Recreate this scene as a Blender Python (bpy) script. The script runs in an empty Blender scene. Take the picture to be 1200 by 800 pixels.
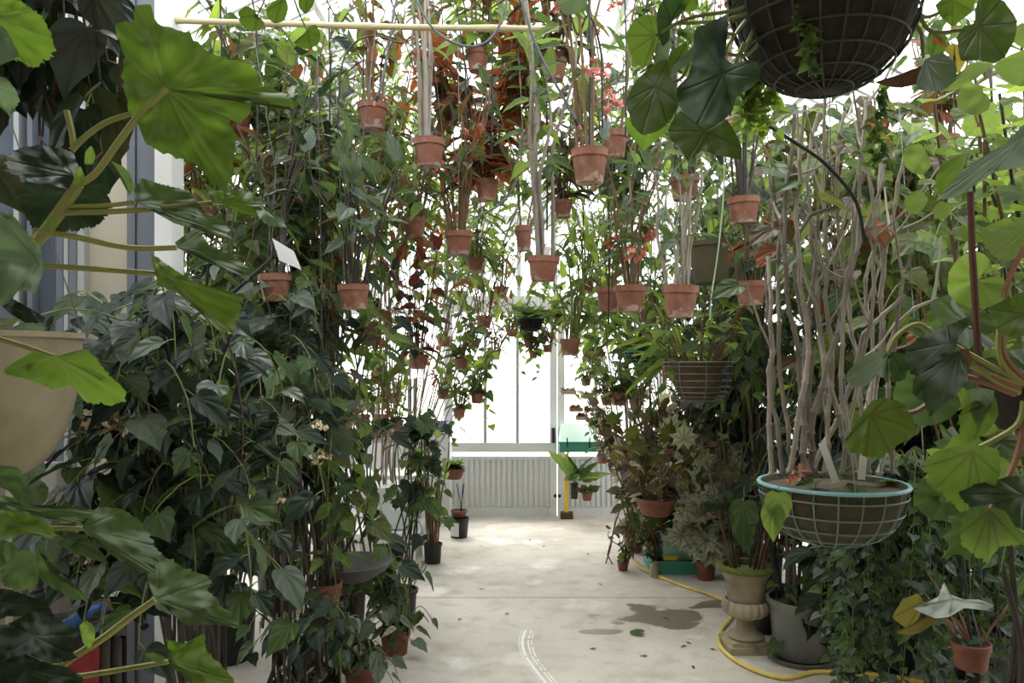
import bpy, math, random
import numpy as np
from mathutils import Vector, Matrix, noise

# ------------------------------------------------------------------ camera, sky, exposure
scene = bpy.context.scene
COL = scene.collection
F, CX, HOR, EYE = 900.0, 600.0, 425.0, 1.65      # focal length in px of the 1200x800 frame, centre, horizon, eye height
cam_d = bpy.data.cameras.new('camera'); cam = bpy.data.objects.new('camera', cam_d); COL.objects.link(cam)
cam_d.sensor_width = 36.0; cam_d.lens = 36.0 * F / 1200.0
cam_d.shift_y = (HOR - 400.0) / 1200.0
cam_d.clip_start = 0.02
cam.location = (0, 0, EYE); cam.rotation_euler = (math.pi / 2, 0, 0)
scene.camera = cam

world = bpy.data.worlds.new('overcast_sky'); scene.world = world; world.use_nodes = True
wb = world.node_tree.nodes['Background']
wb.inputs[0].default_value = (0.97, 0.985, 1.0, 1); wb.inputs[1].default_value = 2.6

sun_d = bpy.data.lights.new('veiled_sun', 'SUN'); sun = bpy.data.objects.new('veiled_sun', sun_d); COL.objects.link(sun)
sun_d.energy = 3.0; sun_d.angle = math.radians(25); sun_d.color = (1, .97, .92)
sun.location = (0, 6, 8)
sun.rotation_euler = (math.radians(-28), math.radians(-14), 0)

vs = scene.view_settings
vs.view_transform = 'Standard'; vs.look = 'None'; vs.gamma = 1.0; vs.use_curve_mapping = False
vs.exposure = 0.76
scene.cycles.max_bounces = 10; scene.cycles.transparent_max_bounces = 24
scene.cycles.diffuse_bounces = 5; scene.cycles.transmission_bounces = 6

R = random.Random(11)
def P(px, py, d):
    return Vector(((px - CX) / F * d, d, EYE - (py - HOR) / F * d))
def G(px, py, z=0.0):                      # the point of the floor under a pixel
    d = (EYE - z) * F / (py - HOR)
    return Vector(((px - CX) / F * d, d, z))
def s2l(c):
    c = c / 255.0
    return c / 12.92 if c <= .04045 else ((c + .055) / 1.055) ** 2.4
def rgb(*c): return (s2l(c[0]), s2l(c[1]), s2l(c[2]), 1)

# ------------------------------------------------------------------ materials
MATS = {}
def nodes_of(name):
    m = bpy.data.materials.new(name); m.use_nodes = True
    nt = m.node_tree
    return m, nt, nt.nodes['Principled BSDF'], nt.nodes['Material Output']
def N(nt, t, **kw):
    n = nt.nodes.new(t)
    for k, v in kw.items(): setattr(n, k, v)
    return n
def plain(name, col, rough=.6, metal=0.0, var=.15, scale=8.0, bump=0.0, dirt=None, dirt_amt=.5):
    if name in MATS: return MATS[name]
    m, nt, b, out = nodes_of(name)
    L = nt.links.new
    tc = N(nt, 'ShaderNodeTexCoord'); nz = N(nt, 'ShaderNodeTexNoise'); nz.inputs['Scale'].default_value = scale
    nz.inputs['Detail'].default_value = 4
    L(tc.outputs['Object'], nz.inputs['Vector'])
    oi = N(nt, 'ShaderNodeObjectInfo')
    hs = N(nt, 'ShaderNodeHueSaturation'); hs.inputs['Color'].default_value = col
    mr = N(nt, 'ShaderNodeMapRange'); mr.inputs['To Min'].default_value = 1 - var * 1.6; mr.inputs['To Max'].default_value = 1 + var * 1.6
    ad = N(nt, 'ShaderNodeMath', operation='ADD'); ad.use_clamp = True
    ml = N(nt, 'ShaderNodeMath', operation='MULTIPLY_ADD'); ml.inputs[1].default_value = .5; ml.inputs[2].default_value = -.25
    L(oi.outputs['Random'], ml.inputs[0]); L(nz.outputs['Fac'], ad.inputs[0]); L(ml.outputs[0], ad.inputs[1])
    L(ad.outputs[0], mr.inputs['Value']); L(mr.outputs[0], hs.inputs['Value'])
    c = hs.outputs['Color']
    if dirt:
        n2 = N(nt, 'ShaderNodeTexNoise'); n2.inputs['Scale'].default_value = scale * .6; n2.inputs['Detail'].default_value = 6
        L(tc.outputs['Object'], n2.inputs['Vector'])
        r2 = N(nt, 'ShaderNodeMapRange'); r2.inputs['From Min'].default_value = .5; r2.inputs['From Max'].default_value = .68
        r2.inputs['To Max'].default_value = dirt_amt
        L(n2.outputs['Fac'], r2.inputs['Value'])
        mx = N(nt, 'ShaderNodeMix', data_type='RGBA'); mx.inputs['B'].default_value = dirt
        L(r2.outputs[0], mx.inputs['Factor']); L(c, mx.inputs['A']); c = mx.outputs['Result']
    L(c, b.inputs['Base Color'])
    b.inputs['Roughness'].default_value = rough; b.inputs['Metallic'].default_value = metal
    if bump:
        bp = N(nt, 'ShaderNodeBump'); bp.inputs['Strength'].default_value = bump; bp.inputs['Distance'].default_value = .01
        L(nz.outputs['Fac'], bp.inputs['Height']); L(bp.outputs[0], b.inputs['Normal'])
    MATS[name] = m
    return m

LEAF_K = .5
def leaf_mat(name, top, under, vein, rough=.42, trans=.35, glow=None, var=.3):
    top, under, vein = [tuple((.86 * x + .14 * sum(c[:3]) / 3) * LEAF_K for x in c[:3]) + (1,) for c in (top, under, vein)]
    if name in MATS: return MATS[name]
    m, nt, b, out = nodes_of(name)
    L = nt.links.new
    at = N(nt, 'ShaderNodeAttribute', attribute_name='vein')
    ge = N(nt, 'ShaderNodeNewGeometry')
    side = N(nt, 'ShaderNodeMix', data_type='RGBA'); side.inputs['A'].default_value = top; side.inputs['B'].default_value = under
    L(ge.outputs['Backfacing'], side.inputs['Factor'])
    tc = N(nt, 'ShaderNodeTexCoord'); nz = N(nt, 'ShaderNodeTexNoise'); nz.inputs['Scale'].default_value = 9; nz.inputs['Detail'].default_value = 3
    L(tc.outputs['Object'], nz.inputs['Vector'])
    oi = N(nt, 'ShaderNodeObjectInfo')
    ad = N(nt, 'ShaderNodeMath', operation='ADD'); L(oi.outputs['Random'], ad.inputs[0]); L(nz.outputs['Fac'], ad.inputs[1])
    mr = N(nt, 'ShaderNodeMapRange'); mr.inputs['From Max'].default_value = 1.5; mr.inputs['From Min'].default_value = .3
    mr.inputs['To Min'].default_value = 1 - var; mr.inputs['To Max'].default_value = 1 + var
    L(ad.outputs[0], mr.inputs['Value'])
    hr = N(nt, 'ShaderNodeMapRange'); hr.inputs['To Min'].default_value = .485; hr.inputs['To Max'].default_value = .515
    L(oi.outputs['Random'], hr.inputs['Value'])
    hs = N(nt, 'ShaderNodeHueSaturation'); L(side.outputs['Result'], hs.inputs['Color']); L(mr.outputs[0], hs.inputs['Value']); L(hr.outputs[0], hs.inputs['Hue'])
    vm = N(nt, 'ShaderNodeMix', data_type='RGBA'); vm.inputs['B'].default_value = vein
    vf = N(nt, 'ShaderNodeMath', operation='MULTIPLY'); vf.inputs[1].default_value = .75; L(at.outputs['Fac'], vf.inputs[0])
    L(vf.outputs[0], vm.inputs['Factor']); L(hs.outputs['Color'], vm.inputs['A'])
    L(vm.outputs['Result'], b.inputs['Base Color'])
    b.inputs['Roughness'].default_value = rough + .08; b.inputs['Specular IOR Level'].default_value = .28
    tr = N(nt, 'ShaderNodeBsdfTranslucent')
    if glow is None: glow = tuple(min(1, x * k) for x, k in zip(top[:3], (2.6, 2.6, 1.3))) + (1,)
    gm = N(nt, 'ShaderNodeMix', data_type='RGBA'); gm.inputs['A'].default_value = glow
    gm.inputs['B'].default_value = tuple(min(1, .45 * x + 1.0 * y) for x, y in zip(glow[:3], vein[:3])) + (1,)
    L(vf.outputs[0], gm.inputs['Factor']); L(gm.outputs['Result'], tr.inputs['Color'])
    mix = N(nt, 'ShaderNodeMixShader'); mix.inputs[0].default_value = trans
    L(b.outputs[0], mix.inputs[1]); L(tr.outputs[0], mix.inputs[2]); L(mix.outputs[0], out.inputs['Surface'])
    bp = N(nt, 'ShaderNodeBump'); bp.inputs['Strength'].default_value = .25; bp.inputs['Distance'].default_value = .004; bp.invert = True
    L(at.outputs['Fac'], bp.inputs['Height']); L(bp.outputs[0], b.inputs['Normal'])
    MATS[name] = m
    return m

def glass_mat():
    m, nt, b, out = nodes_of('greenhouse_glass')
    L = nt.links.new
    tr = N(nt, 'ShaderNodeBsdfTransparent'); tr.inputs['Color'].default_value = (.955, .96, .955, 1)
    b.inputs['Base Color'].default_value = (.85, .88, .85, 1); b.inputs['Roughness'].default_value = .25
    tc = N(nt, 'ShaderNodeTexCoord'); nz = N(nt, 'ShaderNodeTexNoise'); nz.inputs['Scale'].default_value = 1.3; nz.inputs['Detail'].default_value = 5
    L(tc.outputs['Object'], nz.inputs['Vector'])
    mr = N(nt, 'ShaderNodeMapRange'); mr.inputs['From Min'].default_value = .35; mr.inputs['From Max'].default_value = .75
    mr.inputs['To Min'].default_value = .03; mr.inputs['To Max'].default_value = .2
    L(nz.outputs['Fac'], mr.inputs['Value'])
    mix = N(nt, 'ShaderNodeMixShader'); L(mr.outputs[0], mix.inputs[0]); L(tr.outputs[0], mix.inputs[1]); L(b.outputs[0], mix.inputs[2])
    L(mix.outputs[0], out.inputs['Surface'])
    return m
GLASS = glass_mat()

def concrete_mat():
    m, nt, b, out = nodes_of('worn_concrete')
    L = nt.links.new
    ge = N(nt, 'ShaderNodeNewGeometry')
    def noise_(scale, detail, lo, hi, a, c):
        n = N(nt, 'ShaderNodeTexNoise'); n.inputs['Scale'].default_value = scale; n.inputs['Detail'].default_value = detail
        L(ge.outputs['Position'], n.inputs['Vector'])
        r = N(nt, 'ShaderNodeMapRange'); r.inputs['From Min'].default_value = lo; r.inputs['From Max'].default_value = hi
        r.inputs['To Min'].default_value = a; r.inputs['To Max'].default_value = c
        L(n.outputs['Fac'], r.inputs['Value']); return r.outputs[0], n
    def mixc(f, a, bcol):
        x = N(nt, 'ShaderNodeMix', data_type='RGBA')
        L(f, x.inputs['Factor'])
        if isinstance(a, tuple): x.inputs['A'].default_value = a
        else: L(a, x.inputs['A'])
        x.inputs['B'].default_value = bcol
        return x.outputs['Result']
    f1, n1 = noise_(1.1, 6, .35, .7, 0, 1)
    c = mixc(f1, rgb(210, 203, 192), rgb(178, 169, 156))
    f2, _ = noise_(5.5, 8, .5, .75, 0, .55)
    c = mixc(f2, c, rgb(150, 138, 120))
    f3, _ = noise_(2.2, 7, .56, .68, 0, .7)
    c = mixc(f3, c, rgb(236, 232, 226))
    f4, _ = noise_(38, 4, .62, .74, 0, .5)
    c = mixc(f4, c, rgb(112, 102, 90))
    # a wet stain with a shape of its own: an irregular blot where a pot has been dripping
    sx = N(nt, 'ShaderNodeSeparateXYZ'); L(ge.outputs['Position'], sx.inputs[0])
    nw = N(nt, 'ShaderNodeTexNoise'); nw.inputs['Scale'].default_value = 3.2; nw.inputs['Detail'].default_value = 6
    L(ge.outputs['Position'], nw.inputs['Vector'])
    def blot(cx, cy, rx, ry, rot):
        mp = N(nt, 'ShaderNodeMapping', vector_type='TEXTURE'); mp.inputs['Location'].default_value = (cx, cy, 0)
        mp.inputs['Rotation'].default_value = (0, 0, rot); mp.inputs['Scale'].default_value = (rx, ry, 1)
        L(ge.outputs['Position'], mp.inputs['Vector'])
        ln = N(nt, 'ShaderNodeVectorMath', operation='LENGTH'); L(mp.outputs[0], ln.inputs[0])
        ma = N(nt, 'ShaderNodeMath', operation='MULTIPLY_ADD'); ma.inputs[1].default_value = 3.2; L(nw.outputs['Fac'], ma.inputs[0]); L(ln.outputs['Value'], ma.inputs[2])
        r = N(nt, 'ShaderNodeMapRange'); r.inputs['From Min'].default_value = 2.5; r.inputs['From Max'].default_value = 2.36
        L(ma.outputs[0], r.inputs['Value']); return r.outputs[0]
    g1 = G(770, 722); g2 = G(835, 708); g3 = G(715, 740)
    w1, w2, w3 = blot(g1.x, g1.y, .34, .22, .1), blot(g2.x, g2.y, .22, .09, .35), blot(g3.x, g3.y, .16, .05, 0)
    mx = N(nt, 'ShaderNodeMath', operation='MAXIMUM'); L(w1, mx.inputs[0]); L(w2, mx.inputs[1])
    mx2 = N(nt, 'ShaderNodeMath', operation='MAXIMUM'); L(mx.outputs[0], mx2.inputs[0]); L(w3, mx2.inputs[1])
    c = mixc(mx2.outputs[0], c, rgb(124, 116, 100))
    L(c, b.inputs['Base Color'])
    rr = N(nt, 'ShaderNodeMapRange'); rr.inputs['To Min'].default_value = .62; rr.inputs['To Max'].default_value = .28
    L(mx2.outputs[0], rr.inputs['Value']); L(rr.outputs[0], b.inputs['Roughness'])
    bp = N(nt, 'ShaderNodeBump'); bp.inputs['Strength'].default_value = .25; bp.inputs['Distance'].default_value = .01
    L(n1.outputs['Fac'], bp.inputs['Height']); L(bp.outputs[0], b.inputs['Normal'])
    return m
CONC = concrete_mat()

TERRA = plain('terracotta', rgb(140, 92, 74), .7, var=.2, scale=5, dirt=rgb(190, 160, 142), dirt_amt=.3)
TERRAR = plain('red_terracotta', rgb(120, 72, 55), .65, var=.14, scale=5, dirt=rgb(110, 60, 45), dirt_amt=.4)
SOIL = plain('potting_soil', rgb(58, 46, 36), .95, var=.3, scale=60, bump=.6)
WHITEM = plain('white_painted_metal', rgb(226, 228, 230), .45, var=.04, scale=3, dirt=rgb(176, 170, 160), dirt_amt=.3)
ALU = plain('aluminium_frame', rgb(176, 180, 182), .4, .3, var=.06, scale=3)
GREYF = plain('blue_grey_frame', rgb(104, 112, 122), .45, var=.08, scale=3)
BEIGE = plain('beige_panel', rgb(196, 190, 172), .6, var=.05, scale=2, dirt=rgb(150, 142, 120), dirt_amt=.3)
DOORG = plain('worn_grey_door', rgb(92, 88, 80), .65, var=.12, scale=4, dirt=rgb(60, 55, 48), dirt_amt=.5)
BLACK = plain('black_plastic', rgb(28, 28, 30), .5, var=.1)
WIRE = plain('galvanised_wire', rgb(120, 120, 118), .4, .6, var=.1)
HOSEG = plain('grey_irrigation_hose', rgb(92, 98, 106), .4, var=.08)
HOSEY = plain('yellow_garden_hose', rgb(206, 184, 92), .45, var=.08, dirt=rgb(150, 130, 80))
BRASS = plain('copper_nozzle', rgb(196, 130, 106), .4, .2)
BAMBOO = plain('bamboo', rgb(186, 174, 136), .5, var=.12, scale=4)
CANEG = plain('grey_brown_cane', rgb(150, 142, 131), .7, var=.22, scale=14, bump=.4, dirt=rgb(112, 98, 84), dirt_amt=.4)
CANEP = plain('purplish_cane', rgb(116, 107, 100), .7, var=.22, scale=14, bump=.4, dirt=rgb(160, 148, 132), dirt_amt=.4)
CANEB = plain('brown_cane', rgb(112, 86, 60), .65, var=.25, scale=12)
CANED = plain('dark_cane', rgb(60, 52, 44), .65, var=.25, scale=12)
STEMG = plain('green_stem', rgb(112, 122, 62), .5, var=.2, scale=10)
STEMR = plain('reddish_stem', rgb(128, 84, 62), .55, var=.2, scale=10)
STEMY = plain('hairy_olive_stem', rgb(134, 136, 72), .6, var=.15, scale=20, bump=.4)
TURQ = plain('turquoise_coated_wire', rgb(112, 160, 164), .45, var=.08)
GREENW = plain('green_coated_wire', rgb(60, 76, 62), .5, var=.1)
MOSS = plain('coir_liner', rgb(40, 35, 27), .95, var=.35, scale=40, bump=.9)
STONE = plain('weathered_stone', rgb(158, 146, 122), .85, var=.25, scale=9, bump=.5, dirt=rgb(76, 72, 48), dirt_amt=.75)
MOSSY = plain('green_moss', rgb(92, 104, 40), .95, var=.3, scale=50, bump=.9)
GREYP = plain('grey_plastic', rgb(104, 106, 100), .55, var=.08, scale=4, dirt=rgb(140, 140, 120))
MINT = plain('mint_plastic', rgb(206, 236, 220), .4, var=.03)
TEAL = plain('teal_plastic', rgb(70, 150, 128), .45, var=.05)
CREAMTAG = plain('cream_tag', rgb(216, 214, 204), .6, var=.03)
TEALP = plain('pale_teal_plastic', rgb(150, 188, 164), .4, var=.05)
YELL = plain('yellow_paint', rgb(222, 186, 40), .45, var=.05)
BROWN = plain('brown_bristle', rgb(86, 66, 48), .9, var=.2, scale=40)
BLUE = plain('blue_plastic', rgb(38, 82, 150), .4, var=.05)
BLUED = plain('dark_blue_plastic', rgb(40, 58, 110), .45, var=.08)
REDP = plain('red_plastic', rgb(150, 34, 36), .4, var=.08)
PAPER = plain('white_card', rgb(225, 226, 226), .6, var=.03)
INK = plain('ink', rgb(60, 60, 64), .7, var=.02)
CHALK = plain('chalky_white', rgb(236, 235, 230), .8, var=.05, scale=30)
CREAM = plain('weathered_beige_shell', rgb(156, 145, 120), .7, var=.12, scale=5, dirt=rgb(86, 84, 50), dirt_amt=.7)
SMOKE = plain('frosted_white_plastic', rgb(206, 212, 210), .4, var=.05)
PINK = plain('pink_petal', rgb(222, 128, 124), .5, var=.15)
CORAL = plain('coral_petal', rgb(206, 104, 84), .5, var=.15)
BLUSH = plain('cream_blush_petal', rgb(206, 190, 158), .5, var=.2, scale=20, dirt=rgb(190, 140, 130))

def crust(m, amt):
    nt = m.node_tree; L = nt.links.new; b = nt.nodes['Principled BSDF']; src = b.inputs['Base Color'].links[0].from_socket
    tc = N(nt, 'ShaderNodeTexCoord'); sp = N(nt, 'ShaderNodeSeparateXYZ'); L(tc.outputs['Object'], sp.inputs[0])
    nz = N(nt, 'ShaderNodeTexNoise', noise_dimensions='4D'); nz.inputs['Scale'].default_value = 4; nz.inputs['Detail'].default_value = 5; L(tc.outputs['Object'], nz.inputs['Vector'])
    oi = N(nt, 'ShaderNodeObjectInfo'); w = N(nt, 'ShaderNodeMath', operation='MULTIPLY'); w.inputs[1].default_value = 40; L(oi.outputs['Random'], w.inputs[0]); L(w.outputs[0], nz.inputs['W'])
    ma = N(nt, 'ShaderNodeMath', operation='MULTIPLY_ADD'); ma.inputs[1].default_value = -.9; L(sp.outputs['Z'], ma.inputs[0]); L(nz.outputs['Fac'], ma.inputs[2])
    r = N(nt, 'ShaderNodeMapRange'); r.inputs['From Min'].default_value = .42; r.inputs['From Max'].default_value = .5; r.inputs['To Max'].default_value = amt; L(ma.outputs[0], r.inputs['Value'])
    mx = N(nt, 'ShaderNodeMix', data_type='RGBA'); mx.inputs['B'].default_value = rgb(206, 192, 180); L(r.outputs[0], mx.inputs['Factor']); L(src, mx.inputs['A']); L(mx.outputs['Result'], b.inputs['Base Color'])
crust(TERRA, .6)
# ------------------------------------------------------------------ mesh helpers
class MB:
    def __init__(s): s.v = []; s.f = []; s.m = []; s.ve = []
    def add(s, vs, fs, mi=0, vein=None):
        b = len(s.v); s.v += [tuple(v) for v in vs]; s.f += [tuple(i + b for i in f) for f in fs]
        s.m += [mi] * len(fs); s.ve += list(vein) if vein is not None else [0.0] * len(vs)
        return s
    def box(s, c, d, mi=0, rot=None):
        hx, hy, hz = d[0] / 2, d[1] / 2, d[2] / 2
        vs = [Vector((x, y, z)) for x in (-hx, hx) for y in (-hy, hy) for z in (-hz, hz)]
        if rot is not None: vs = [rot @ v for v in vs]
        c = Vector(c)
        return s.add([v + c for v in vs], [(0, 1, 3, 2), (4, 6, 7, 5), (0, 4, 5, 1), (2, 3, 7, 6), (0, 2, 6, 4), (1, 5, 7, 3)], mi)
    def tube(s, pts, r, n=6, mi=0, cap=True):
        pts = [Vector(p) for p in pts]; k = len(pts)
        rs = r if isinstance(r, (list, tuple)) else [r] * k
        vs = []; ref = None
        for i in range(k):
            t = (pts[min(i + 1, k - 1)] - pts[max(i - 1, 0)])
            if t.length < 1e-9: t = Vector((0, 0, 1))
            t.normalize()
            if ref is None: ref = t.orthogonal().normalized()
            a = (ref - t * ref.dot(t))
            a = a.normalized() if a.length > 1e-6 else t.orthogonal().normalized()
            ref = a; b = t.cross(a)
            for j in range(n):
                an = 2 * math.pi * j / n
                vs.append(pts[i] + (a * math.cos(an) + b * math.sin(an)) * rs[i])
        fs = [(i * n + j, i * n + (j + 1) % n, (i + 1) * n + (j + 1) % n, (i + 1) * n + j) for i in range(k - 1) for j in range(n)]
        if cap: fs += [tuple(range(n - 1, -1, -1)), tuple((k - 1) * n + j for j in range(n))]
        return s.add(vs, fs, mi)
    def lathe(s, prof, n=28, mi=0, c=(0, 0, 0), mod=None):
        vs = []
        for i, (r, z) in enumerate(prof):
            for j in range(n):
                a = 2 * math.pi * j / n
                rr = r * (mod(i, a) if mod else 1)
                vs.append((c[0] + rr * math.cos(a), c[1] + rr * math.sin(a), c[2] + z))
        fs = [(i * n + j, i * n + (j + 1) % n, (i + 1) * n + (j + 1) % n, (i + 1) * n + j) for i in range(len(prof) - 1) for j in range(n)]
        return s.add(vs, fs, mi)
    def ring(s, c, r, t, n=28, k=6, mi=0):
        vs = []; c = Vector(c)
        for j in range(n):
            a = 2 * math.pi * j / n; e = Vector((math.cos(a), math.sin(a), 0))
            for q in range(k):
                b = 2 * math.pi * q / k
                vs.append(c + e * (r + t * math.cos(b)) + Vector((0, 0, t * math.sin(b))))
        fs = [(j * k + q, ((j + 1) % n) * k + q, ((j + 1) % n) * k + (q + 1) % k, j * k + (q + 1) % k) for j in range(n) for q in range(k)]
        return s.add(vs, fs, mi)
    def mesh(s, name, mats, smooth=True):
        me = bpy.data.meshes.new(name); me.from_pydata(s.v, [], s.f)
        for m in (mats if isinstance(mats, (list, tuple)) else [mats]): me.materials.append(m)
        if any(s.m): me.polygons.foreach_set('material_index', s.m)
        if smooth: me.polygons.foreach_set('use_smooth', [True] * len(s.f))
        if any(s.ve):
            a = me.attributes.new('vein', 'FLOAT', 'POINT'); a.data.foreach_set('value', s.ve)
        me.update()
        if smooth and not any(s.ve): me.set_sharp_from_angle(angle=math.radians(42))
        return me
    def build(s, name, mats, parent=None, smooth=False, M=None):
        return link(name, s.mesh(name, mats, smooth), parent, M)
def link(name, me, parent=None, M=None):
    o = bpy.data.objects.new(name, me); COL.objects.link(o)
    if parent is not None: o.parent = parent
    if M is not None: o.matrix_basis = M
    return o
def tag(o, label=None, cat=None, group=None, kind=None):
    if label: o['label'] = label
    if cat: o['category'] = cat
    if group: o['group'] = group
    if kind: o['kind'] = kind
    return o
def thing(name, label, cat, loc=(0, 0, 0), group=None):
    o = bpy.data.objects.new(name, None); COL.objects.link(o); o.location = loc; o.empty_display_size = .05
    return tag(o, label, cat, group)
def T(x, y=None, z=None): return Matrix.Translation(x if y is None else (x, y, z))
def smooth_path(pts, k=5):
    pts = [Vector(p) for p in pts]; out = []
    for i in range(len(pts) - 1):
        p0 = pts[max(i - 1, 0)]; p1 = pts[i]; p2 = pts[i + 1]; p3 = pts[min(i + 2, len(pts) - 1)]
        for j in range(k):
            t = j / k
            out.append(.5 * ((2 * p1) + (p2 - p0) * t + (2 * p0 - 5 * p1 + 4 * p2 - p3) * t * t + (3 * p1 - p0 - 3 * p2 + p3) * t ** 3))
    out.append(pts[-1]); return out

# ------------------------------------------------------------------ the setting
WALL_Y = G(600, 603).y                      # the far gable stands where its foot meets the floor
XL, XR, EAVE, RIDGE = -4.6, 3.9, 3.2, 5.3
BACK_Y = -1.6
SHADE_Y = 1.7                                # unseen solid walls and ceiling added up to here to darken the foreground
floor = tag(MB().box(((XL + XR) / 2, (BACK_Y + WALL_Y) / 2, -.06), (XR - XL, WALL_Y - BACK_Y, .09)).build('floor', plain('joint_dirt', rgb(86, 78, 66), .95)), kind='structure')
xs = [XL, -3.2, -.73, 2.3, XR]; ys = [BACK_Y, 2.5, 5.4, WALL_Y]
for i in range(len(xs) - 1):
    for j in range(len(ys) - 1):
        b = MB().box(((xs[i] + xs[i + 1]) / 2, (ys[j] + ys[j + 1]) / 2, -.009), (xs[i + 1] - xs[i] - .012, ys[j + 1] - ys[j] - .012, .018))
        b.build('slab', CONC, floor)
# chalky drag marks on the slab
for off, w in ((0, .022), (.035, .011), (.055, .008), (-.02, .006)):
    line = smooth_path([G(616, 738), G(612, 752), G(616, 768), G(626, 783), G(642, 803), G(660, 825)], 8)
    v = []; f = []
    for i, p in enumerate(line):
        ww = w * (.4 + .8 * abs(noise.noise(Vector((i * .7, off * 90, 2)))) + .3)
        v += [(p.x + off - ww / 2, p.y, .0012), (p.x + off + ww / 2, p.y, .0012)]
        if i and noise.noise(Vector((i * .9, off * 60, 7))) > -.28: f.append((2 * i - 2, 2 * i - 1, 2 * i + 1, 2 * i))
    MB().add(v, f).build('chalk_mark', CHALK, floor)

out_ground = tag(MB().box((0, 4, -.3), (120, 120, .2)).build('ground_outside', plain('pale_gravel', rgb(190, 186, 176), .9, scale=2)), kind='structure')

def framed_glazing(name, o, u, n_u, w, z0, z1, pane_parent_kind='structure', panel=.78, mid=None, bar=.045, mat=None):
    """A straight run of glazed wall from point o along u: solid ribbed panel below, panes between bars above."""
    mat = mat or WHITEM
    u = Vector(u).normalized(); nrm = Vector((-u.y, u.x, 0)); rot = Matrix((u, nrm, Vector((0, 0, 1)))).transposed()
    length = n_u * w; o = Vector(o)
    root = tag(MB().box(o + u * length / 2 + Vector((0, 0, .05)), (length, .07, .1), rot=rot).build(name, mat), kind='structure')
    pn = MB().box((0, 0, 0), (w - bar, .012, panel - .12), 0)
    k = max(4, int(w / .075))
    for i in range(k):
        pn.box((-(w - bar) / 2 + (i + .5) * (w - bar) / k, -.012, 0), ((w - bar) / k * .55, .014, panel - .14))
    pme = pn.mesh('panel', mat, False)
    zs = [panel] + ([mid] if mid else []) + [z1]
    bm_ = MB().box((0, 0, (z1) / 2), (bar, .06, z1)).mesh('bar', mat, False)
    for i in range(n_u + 1):
        link('bar', bm_, root, T(o + u * i * w) @ rot.to_4x4())
    for z in zs:
        MB().box(o + u * length / 2 + Vector((0, 0, z)), (length, .065, .05), rot=rot).build('rail', mat, root)
    for a, b in zip(zs[:-1], zs[1:]):
        gme = MB().box((0, 0, 0), (w - bar, .005, b - a - .05)).mesh('pane', GLASS, False)
        for i in range(n_u): link('pane', gme, root, T(o + u * (i + .5) * w + Vector((0, 0, (a + b) / 2))) @ rot.to_4x4())
    for i in range(n_u): link('panel', pme, root, T(o + u * (i + .5) * w + Vector((0, 0, panel / 2 + .04))) @ rot.to_4x4())
    return root
def gx(px): return (px - CX) / F * WALL_Y
DX0, DX1, DX2 = gx(523), gx(650), gx(778)
nl = 5; framed_glazing('wall_back_left', (XL, WALL_Y, 0), (1, 0, 0), nl, (DX0 - XL) / nl, 0, EAVE, mid=2.2)
nr = 3; framed_glazing('wall_back_right', (DX2, WALL_Y, 0), (1, 0, 0), nr, (XR - DX2) / nr, 0, EAVE, mid=2.2)
framed_glazing('wall_left', (XL, SHADE_Y, 0), (0, 1, 0), 8, (WALL_Y - SHADE_Y) / 8, 0, EAVE, mid=2.2)
framed_glazing('wall_right', (XR, WALL_Y, 0), (0, -1, 0), 8, (WALL_Y - SHADE_Y) / 8, 0, EAVE, mid=2.2)
tag(MB().box(((XL + XR) / 2, BACK_Y - .08, 1.7), (XR - XL, .14, 3.4)).build('wall_rear', BEIGE), kind='structure')  # unseen wall put in behind the camera to darken the foreground
tag(MB().box((XL, (BACK_Y + SHADE_Y) / 2, 1.8), (.12, SHADE_Y - BACK_Y, 3.6)).build('wall_shade_left', BEIGE), kind='structure')  # opaque piece out of view, added to cut the side light
tag(MB().box((XR, (BACK_Y + SHADE_Y) / 2, 1.8), (.12, SHADE_Y - BACK_Y, 3.6)).build('wall_shade_right', BEIGE), kind='structure')  # its right-hand counterpart, likewise added against side light
tag(MB().box(((XL + XR) / 2, (BACK_Y + SHADE_Y) / 2, 3.62), (XR - XL + .1, SHADE_Y - BACK_Y, .1)).build('ceiling_shade', BEIGE), kind='structure')  # unseen slab added to block roof light over the near plants
# glazing over the sliding door, up to eaves height
z_dr = 2.32
trans = tag(MB().box(((DX0 + DX2) / 2, WALL_Y, z_dr), (DX2 - DX0, .1, .1)).build('trim_1', WHITEM), kind='structure')
k = 6; ww = (DX2 - DX0) / k
for i in range(k + 1): MB().box((DX0 + i * ww, WALL_Y, (z_dr + EAVE) / 2), (.045, .06, EAVE - z_dr)).build('bar', WHITEM, trans)
for i in range(k): MB().box((DX0 + (i + .5) * ww, WALL_Y, (z_dr + EAVE) / 2), (ww - .045, .005, EAVE - z_dr - .06)).build('pane', GLASS, trans)
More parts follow.
